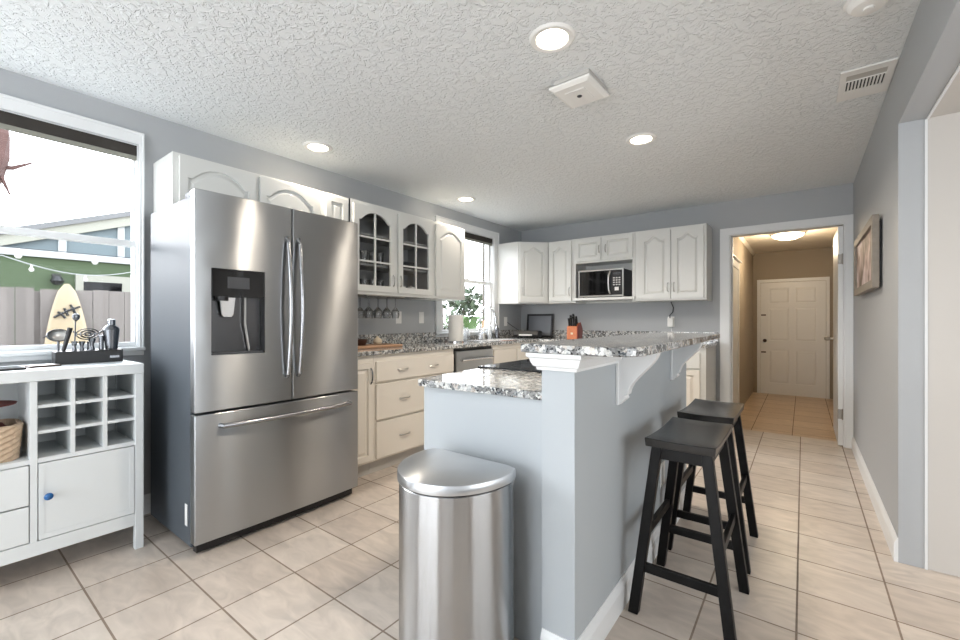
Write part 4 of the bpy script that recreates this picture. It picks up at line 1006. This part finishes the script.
# appliance in the corner, tray behind
t = thing('serving_tray', 'dark grey rectangular framed tray leaning on back wall in the corner', 'tray', (-2.872, YB-0.024, CT), 0)
b = B(); slab(b, rect(-0.20, 0.20, 0, 0.315), [rect(-0.175, 0.175, 0.025, 0.29)], -0.020, 0.0, 'xz'); bx(b, -0.175, 0.175, -0.004, 0.0, 0.025, 0.29)
for v in b.verts: v.co.y -= (0.315-v.co.z)*0.12
obj('tray_frame', b, 'black', t, 0.002)
b = box(-0.175, 0.175, -0.0065, -0.0045, 0.025, 0.29)
for v in b.verts: v.co.y -= (0.315-v.co.z)*0.12
obj('tray_surface', b, 'traygrey', t)
t = thing('countertop_grill', 'low black countertop appliance with a pale front strip in the corner', 'appliance', (-2.93, YB-0.27, CT), 0.3)
b = B(); slab(b, [(-0.13, 0.008), (0.11, 0.008), (0.12, 0.03), (0.10, 0.085), (-0.11, 0.095), (-0.14, 0.04)], [], -0.17, 0.17, 'yz'); obj('appliance_body', b, 'black', t, 0.008)
obj('front_strip', box(-0.085, 0.09, -0.148, -0.132, 0.028, 0.048), 'white', t, 0.002)
b = B(); 
for sx in (-0.13, 0.13):
    for sy in (-0.08, 0.08): bx(b, sx-0.012, sx+0.012, sy-0.012, sy+0.012, 0.0, 0.012)
b.free()
for sx in (-0.11, 0.11):
    for sy in (-0.08, 0.08): obj('foot', box(sx-0.012, sx+0.012, sy-0.012, sy+0.012, 0.0, 0.012), 'black', t)
b = tube(B(), [(XL+0.03, 4.80, 1.15), (XL+0.07, 4.83, 1.11), (-3.05, 4.9, 1.04), (-3.09, 4.90, 1.0), (-3.085, 4.90, 1.02)], 0.004, 8)
tag(obj('appliance_cord', b, 'black', None, smooth=True), 'black cord from corner outlet to the low black appliance', 'cord')
# knife block
t = thing('knife_block', 'orange wood and red knife block on the back worktop', 'knife block', (-2.205, 4.80, CT), 0.1); t.scale = (1.12, 1.12, 1.2)
b = B(); slab(b, [(-0.075, 0), (0.075, 0), (0.095, 0.10), (0.03, 0.17), (-0.075, 0.125)], [], -0.055, 0.055, 'yz'); obj('block', b, 'blockwood', t, 0.003)
b = B(); slab(b, [(-0.0755, 0), (0.0755, 0), (0.0955, 0.10), (0.03, 0.171), (-0.0755, 0.126)], [], 0.0555, 0.064, 'yz'); obj('side_plate', b, 'redblock', t)
obj('badge', box(-0.012, 0.012, -0.0775, -0.0752, 0.05, 0.07), 'garlic', t)
kn = t
slots = [(-0.035, -0.05, 'knife'), (-0.012, -0.05, 'knife'), (0.012, -0.05, 'knife'), (0.035, -0.05, 'knife'), (-0.03, 0.0, 'knife'), (0.0, 0.0, 'knife'), (0.03, 0.0, 'knife')]
mrot = Matrix.Translation((-2.205, 4.80, CT)) @ Matrix.Rotation(0.1, 4, 'Z') @ Matrix.Diagonal((1.12, 1.12, 1.2, 1))
for i, (sx, sy, nm) in enumerate(slots):
    z0 = 0.125 + (sy+0.075)*0.43
    b = B(); d_ = Vector((0, -0.35, 0.94)); p = Vector((sx, sy, z0 + 0.003))
    tube(b, [p, p + d_*0.03, p + d_*(0.075 + 0.012*(i % 3))], 0.0125, 8)
    o = obj('knife', b, 'black', None, smooth=True); o.matrix_world = mrot
    tag(o, 'black knife handle standing in the front row of the knife block' if sy < -0.02 else 'black knife handle standing in the back row of the knife block', 'knife', 'knives in the front row of the block' if sy < -0.02 else 'knives in the back row of the block')

# stemware under the glass cabinet
t = thing('stemware_rack', 'metal rack under the glass cabinet from which wine glasses hang', 'rack', (-2.98, 2.25, UB))
b = B()
for k in range(5): tube(b, [(-0.13, 0.0+k*0.10, -0.016), (0.12, 0.0+k*0.10, -0.016)], 0.003, 6)
tube(b, [(-0.13, -0.01, -0.006), (-0.13, 0.41, -0.006)], 0.003, 6); tube(b, [(0.12, -0.01, -0.006), (0.12, 0.41, -0.006)], 0.003, 6)
obj('rack_wire', b, 'nickel', t, smooth=True)
def wineglass(x, y, label):
    b = B(); H0 = 0.19
    lathe(b, [(0, 0), (0.033, 0.0), (0.032, -0.003), (0.005, -0.008), (0.004, -0.09), (0.012, -0.100), (0.034, -0.125), (0.038, -0.15), (0.030, -H0), (0.028, -H0), (0.036, -0.15), (0.032, -0.127), (0.0, -0.104)], (0,0,0), 20)
    o = obj('wine_glass', b, 'glassware', None, smooth=True, loc=(x, y, UB-0.0055)); return tag(o, label, 'wine glass', 'wine glasses hanging upside down')
for i in range(4):
    wineglass(-2.92, 2.30+i*0.10, 'upside down wine glass hanging in front row under the glass cabinet'); 
    wineglass(-3.03, 2.30+i*0.10, 'upside down wine glass hanging in back row under the glass cabinet')
# things behind the glass doors
ZSH = [UB+0.018, UB+0.2517+0.009, UB+0.5033+0.009]
def inside(name, prof, x, y, z, m, label, cat, grp):
    b = B(); lathe(b, prof, (0,0,0), 18); tag(obj(name, b, m, None, smooth=True, loc=(x, y, z)), label, cat, grp)
tum = [(0, 0), (0.028, 0.0), (0.034, 0.12), (0.031, 0.12), (0.026, 0.006), (0, 0.006)]
for i in range(4): inside('tumbler', tum, -2.97, 2.21+0.085*i, ZSH[0], 'glassware', 'clear tumbler on the bottom shelf behind the left glass door', 'glass', 'tumblers on the bottom shelf')
for i in range(4): inside('tumbler', tum, -2.97, 2.21+0.085*i, ZSH[1], 'glassware', 'clear tumbler on the middle shelf behind the left glass door', 'glass', 'tumblers on the middle shelf')
inside('mug', [(0, 0), (0.035, 0.0), (0.042, 0.085), (0.038, 0.085), (0.032, 0.006), (0, 0.006)], -2.97, 2.72, ZSH[0], 'white', 'white mug behind the right glass door on the bottom shelf', 'mug', None)
inside('sugar_bowl', [(0, 0), (0.04, 0.0), (0.055, 0.04), (0.04, 0.08), (0.01, 0.09), (0, 0.10)], -2.97, 2.84, ZSH[0], 'white', 'round white lidded bowl behind the right glass door', 'bowl', None)
inside('serving_bowl', [(0, 0), (0.05, 0.0), (0.11, 0.07), (0.105, 0.07), (0.045, 0.008), (0, 0.008)], -3.02, 2.80, ZSH[1], 'darkgrey', 'grey serving bowl on middle shelf behind the right glass door', 'bowl', None)

# ------------------------------------------------------------------ outdoors
GZ = -0.35
struct('ground', box(-60, XL-0.2, -30, 60, GZ-0.1, GZ), 'ground')
# fence : panels of boards between posts
FXX = -6.5
t = thing('wooden_fence', 'weathered grey board fence outside the left window', 'fence', (FXX, 0, GZ))
for k in range(-2, 5):
    y0 = -2.4 + 1.6*k + 1.6; b = B(); n = 11; wb = 1.56/n
    for i in range(n):
        yy = y0 + wb*i; dz = 0.02*random.random(); bx(b, -0.012+0.004*(i % 2), 0.012+0.004*(i % 2), yy+0.003, yy+wb-0.003, 0.04, 1.86+dz)
    if y0 < 12: obj('fence_panel', b, 'fence', t)
    obj('fence_post', box(-0.11, -0.02, y0+1.56, y0+1.64, 0.0, 1.84), 'fence', t)
# surfboard leaning against the fence
b = B(); n = 24; rings = []
for i in range(n+1):
    s = i/n; z = 1.93*s; hw = 0.200*(math.sin(PI*min(1, max(0.0, s*0.93+0.05))))**0.55 * (1 - 0.25*max(0, s-0.55)) if 0 < i < n else 0.02
    rings.append((z, hw))
vs = []
for z, hw in rings:
    th = 0.028*min(1, hw/0.15)+0.004
    vs.append([b.verts.new((math.cos(a)*th, math.sin(a)*hw, z)) for a in [2*PI*k/16 for k in range(16)]])
for a, c in zip(vs, vs[1:]):
    for k in range(16): b.faces.new((a[k], a[(k+1)%16], c[(k+1)%16], c[k]))
b.faces.new(vs[0]); b.faces.new(vs[-1])
t = thing('surfboard', 'pale tan surfboard leaning upright against the weathered fence', 'surfboard', (FXX+0.20, 1.00, GZ)); t.rotation_euler = (0, math.radians(-4), 0)
obj('board_body', b, 'surf', t, smooth=True)
b = B()
for (y0, z0, y1, z1) in ((-0.11, 1.56, 0.10, 1.68), (-0.08, 1.62, -0.02, 1.55), (0.02, 1.70, 0.06, 1.60), (-0.03, 1.66, 0.0, 1.58)):
    tube(b, [(0.034, y0, z0), (0.034, (y0+y1)/2, (z0+z1)/2+0.01), (0.034, y1, z1)], 0.012, 6)
obj('painted_mark', b, 'black', t)
# neighbour's house
HXX = -10.0
t = thing('neighbour_house', 'green neighbouring house with pale eave and blue-grey gable beyond fence', 'house', (HXX, 0, GZ))
RL = lambda y: 3.57 + 0.374*(y - 2.47)
obj('green_wall', box(-0.2, 0, -7, 7, 0, 2.58), 'siding', t)
obj('eave_board', box(-0.2, 0.05, -7, 7, 2.56, 2.67), 'outtrim', t, 0.005)
b = B(); slab(b, [(0.35, 2.66), (7, 2.66), (7, RL(7)-0.2), (0.35, RL(0.35)-0.10)], [], -0.2, -0.02, 'yz'); obj('gable_wall', b, 'bluesiding', t)
b = B()
for yy in (0.71, 1.45, 2.23, 3.01, 3.8): bx(b, -0.02, 0.01, yy, yy+0.10, 2.67, RL(yy)-0.2)
obj('gable_batten', b, 'outtrim', t)
b = B(); slab(b, [(-1.0, RL(-1)-0.26), (7.2, RL(7.2)-0.26), (7.2, RL(7.2)-0.09), (-1.0, RL(-1)-0.09)], [], -0.25, 0.06, 'yz')
obj('rake_board', b, 'creamtrim', t)
b = B(); slab(b, [(-1.0, RL(-1)-0.09), (7.2, RL(7.2)-0.09), (7.2, RL(7.2)), (-1.0, RL(-1))], [], -2.0, 0.10, 'yz')
obj('roof', b, 'roof', t)
for (y0, y1) in ((1.66, 2.33), (2.33, 3.1)):
    b = B(); slab(b, rect(y0, y1, 1.45, 2.32), [rect(y0+0.10, y1-0.04, 1.55, 2.20)], 0.0, 0.04, 'yz'); f = obj('window_frame', b, 'creamtrim', t); obj('pane', box(0.0, 0.012, y0+0.10, y1-0.04, 1.55, 2.20), 'blackgloss', f)
b = B(); lathe(b, [(0, 0.08), (0.05, 0.07), (0.09, 0.0), (0.05, -0.06), (0, -0.07)], (0.12, 1.42, 2.18), 12); bx(b, 0.0, 0.06, 1.37, 1.47, 2.18, 2.3); obj('wall_lamp', b, 'black', t)
# string lights
t = thing('string_lights', 'strand of globe string lights drooping in front of the green house', 'string lights', (-7.4, 0, 0))
pts = [(0, -0.85+2.9*k/24, 1.93 - 0.17*math.sin(PI*((k/12) % 1))) for k in range(25)]
obj('light_cord', tube(B(), pts, 0.006, 6), 'outtrim', t, smooth=True)
for k in range(2, 24, 4):
    b = B(); x_, y_, z_ = pts[k]; lathe(b, [(0, 0), (0.01, -0.006), (0.01, -0.03), (0.022, -0.05), (0.024, -0.065), (0.012, -0.085), (0, -0.088)], (x_, y_, z_), 12); obj('globe_bulb', b, 'bulb', t, smooth=True)
t2 = thing('string_lights', 'straight row of globe string lights hung under the pale eave', 'string lights', (-9.5, 0, 0))
obj('light_cord', tube(B(), [(0, -1, 2.27), (0, 4.5, 2.29)], 0.006, 6), 'darkgrey', t2)
for k in range(5):
    b = B(); lathe(b, [(0, 0), (0.02, -0.006), (0.02, -0.06), (0.04, -0.09), (0.045, -0.12), (0.025, -0.155), (0, -0.16)], (0, 0.06+0.88*k, 2.27), 12); obj('globe_bulb', b, 'bulb', t2, smooth=True)
# palm trunk with boot scraps
t = thing('palm_tree', 'ragged reddish palm trunk at the left edge of the window', 'tree', (-5.6, 0.27, GZ))
b = B(); n = 14; rings = []
for i in range(26):
    z = 4.6*i/25; rr = 0.09 + (0.13 if z > 2.62 else 0) + 0.025*((i*7) % 3 - 1) * (1.0 if z > 2.2 else 0.3)
    rings.append([b.verts.new((rr*math.cos(2*PI*k/n)*(1+0.12*random.uniform(-1,1)), rr*math.sin(2*PI*k/n)*(1+0.12*random.uniform(-1,1)), z)) for k in range(n)])
for a, c in zip(rings, rings[1:]):
    for k in range(n): b.faces.new((a[k], a[(k+1)%n], c[(k+1)%n], c[k]))
b.faces.new(rings[0]); b.faces.new(rings[-1]); obj('trunk', b, 'bark', t)
b = B()
for (z, dy, dz, a_) in ((2.86, 0.24, 0.10, 0.0), (2.75, 0.10, -0.12, 0.5), (3.25, 0.12, 0.14, -0.4)):
    tube(b, [(0.05*math.sin(a_), 0.13, z), (0.1*math.sin(a_), 0.13+dy*0.5, z+0.02), (0.1*math.sin(a_), 0.13+dy, z+dz)], 0.03, 6, 0.008)
obj('leaf_stub', b, 'bark', t)
b = tube(B(), [(-22, -14, 5.0), (-22, 1.8, 5.78), (-22, 4.5, 5.92), (-22, 18, 6.3)], 0.012, 5)
tag(obj('overhead_wire', b, 'pole', None), 'thin overhead wire crossing the white sky', 'wire')

# view of the far window
t = thing('utility_pole', 'tall thin wooden utility pole seen through the far window', 'pole', (-9.1, 12.27, GZ))
obj('pole_shaft', tube(B(), [(0, 0, 0), (0, 0, 4.25)], 0.075, 10, 0.06), 'pole', t, smooth=True)
b = tube(B(), [(0.10, 0.02, 3.05), (0.10, 0.02, 3.45)], 0.09, 10); obj('transformer', b, 'darkgrey', t, smooth=True)
def bush(name, label, cat, loc, R_, H_, m, n, s, trunk=None, grp=None):
    t = thing(name, label, cat, loc, 0, grp)
    b = B()
    for i in range(n):
        a = random.uniform(0, 2*PI); u = random.uniform(-1, 1); r_ = random.random()**0.4
        c = Vector((R_*r_*math.sqrt(1-u*u)*math.cos(a), R_*r_*math.sqrt(1-u*u)*math.sin(a), (trunk or 0)+H_/2+H_/2*r_*u))
        d1 = Vector((random.uniform(-1,1), random.uniform(-1,1), random.uniform(-0.6,1))).normalized(); d2 = d1.cross(Vector((random.uniform(-1,1), random.uniform(-1,1), 1))).normalized()
        L_ = s*random.uniform(0.6, 1.3); v = [b.verts.new(c + d1*L_*q + d2*L_*0.28*w_) for q, w_ in ((0, 0), (0.5, 1), (1, 0), (0.5, -1))]; b.faces.new(v)
    obj('foliage', b, m, t)
    obj('trunk', tube(B(), [(0, 0, 0), (0.03, 0.02, (trunk or 0)+H_*0.5)], 0.06, 8, 0.03), 'pole', t)
bush('palm_shrub', 'dark green tree in the distance left of the utility pole', 'tree', (-10.6, 12.9, GZ), 0.9, 1.3, 'darkleaf', 260, 0.35, 1.5)
bush('leafy_tree', 'green bushy tree low behind the far window', 'tree', (-9.9, 11.2, GZ), 0.8, 1.2, 'darkleaf', 300, 0.25, 0.5)
bush('leafy_shrub', 'bright green shrub just outside the sink window', 'plant', (-5.7, 7.15, GZ), 0.4, 0.7, 'leaf', 160, 0.2, 0.6)
t = thing('banana_plant', 'bright broad leaved plant outside behind the faucet', 'plant', (-4.9, 6.1, GZ))
b = B()
for k in range(9):
    a = 2*PI*k/9 + 0.3; L_ = 0.75; prev = None
    for i in range(7):
        s = i/6; c = Vector((math.cos(a)*L_*s*0.7, math.sin(a)*L_*s*0.7, 1.05 + 0.55*math.sin(PI*s*0.75))); wv = Vector((-math.sin(a), math.cos(a), 0))*0.075*math.sin(PI*min(1, s*0.95+0.05))
        cur = (b.verts.new(c-wv), b.verts.new(c+wv))
        if prev: b.faces.new((prev[0], prev[1], cur[1], cur[0]))
        prev = cur
obj('leaves', b, 'leaf', t)
obj('stem', tube(B(), [(0, 0, 0), (0, 0, 1.08)], 0.04, 8), 'leaf', t)
t = thing('wooden_fence', 'tan wooden fence low behind the plants outside the sink window', 'fence', (-6.5, 0, GZ))
b = B()
for i in range(60): bx(b, -0.012, 0.012, 8.72+0.14*i+0.003, 8.72+0.14*i+0.137, 0.03, 1.50)
obj('fence_panel', b, 'tanfence', t)
for i in range(5): obj('fence_post', box(-0.11, -0.02, 8.8+1.9*i, 8.9+1.9*i, 0, 1.52), 'tanfence', t)
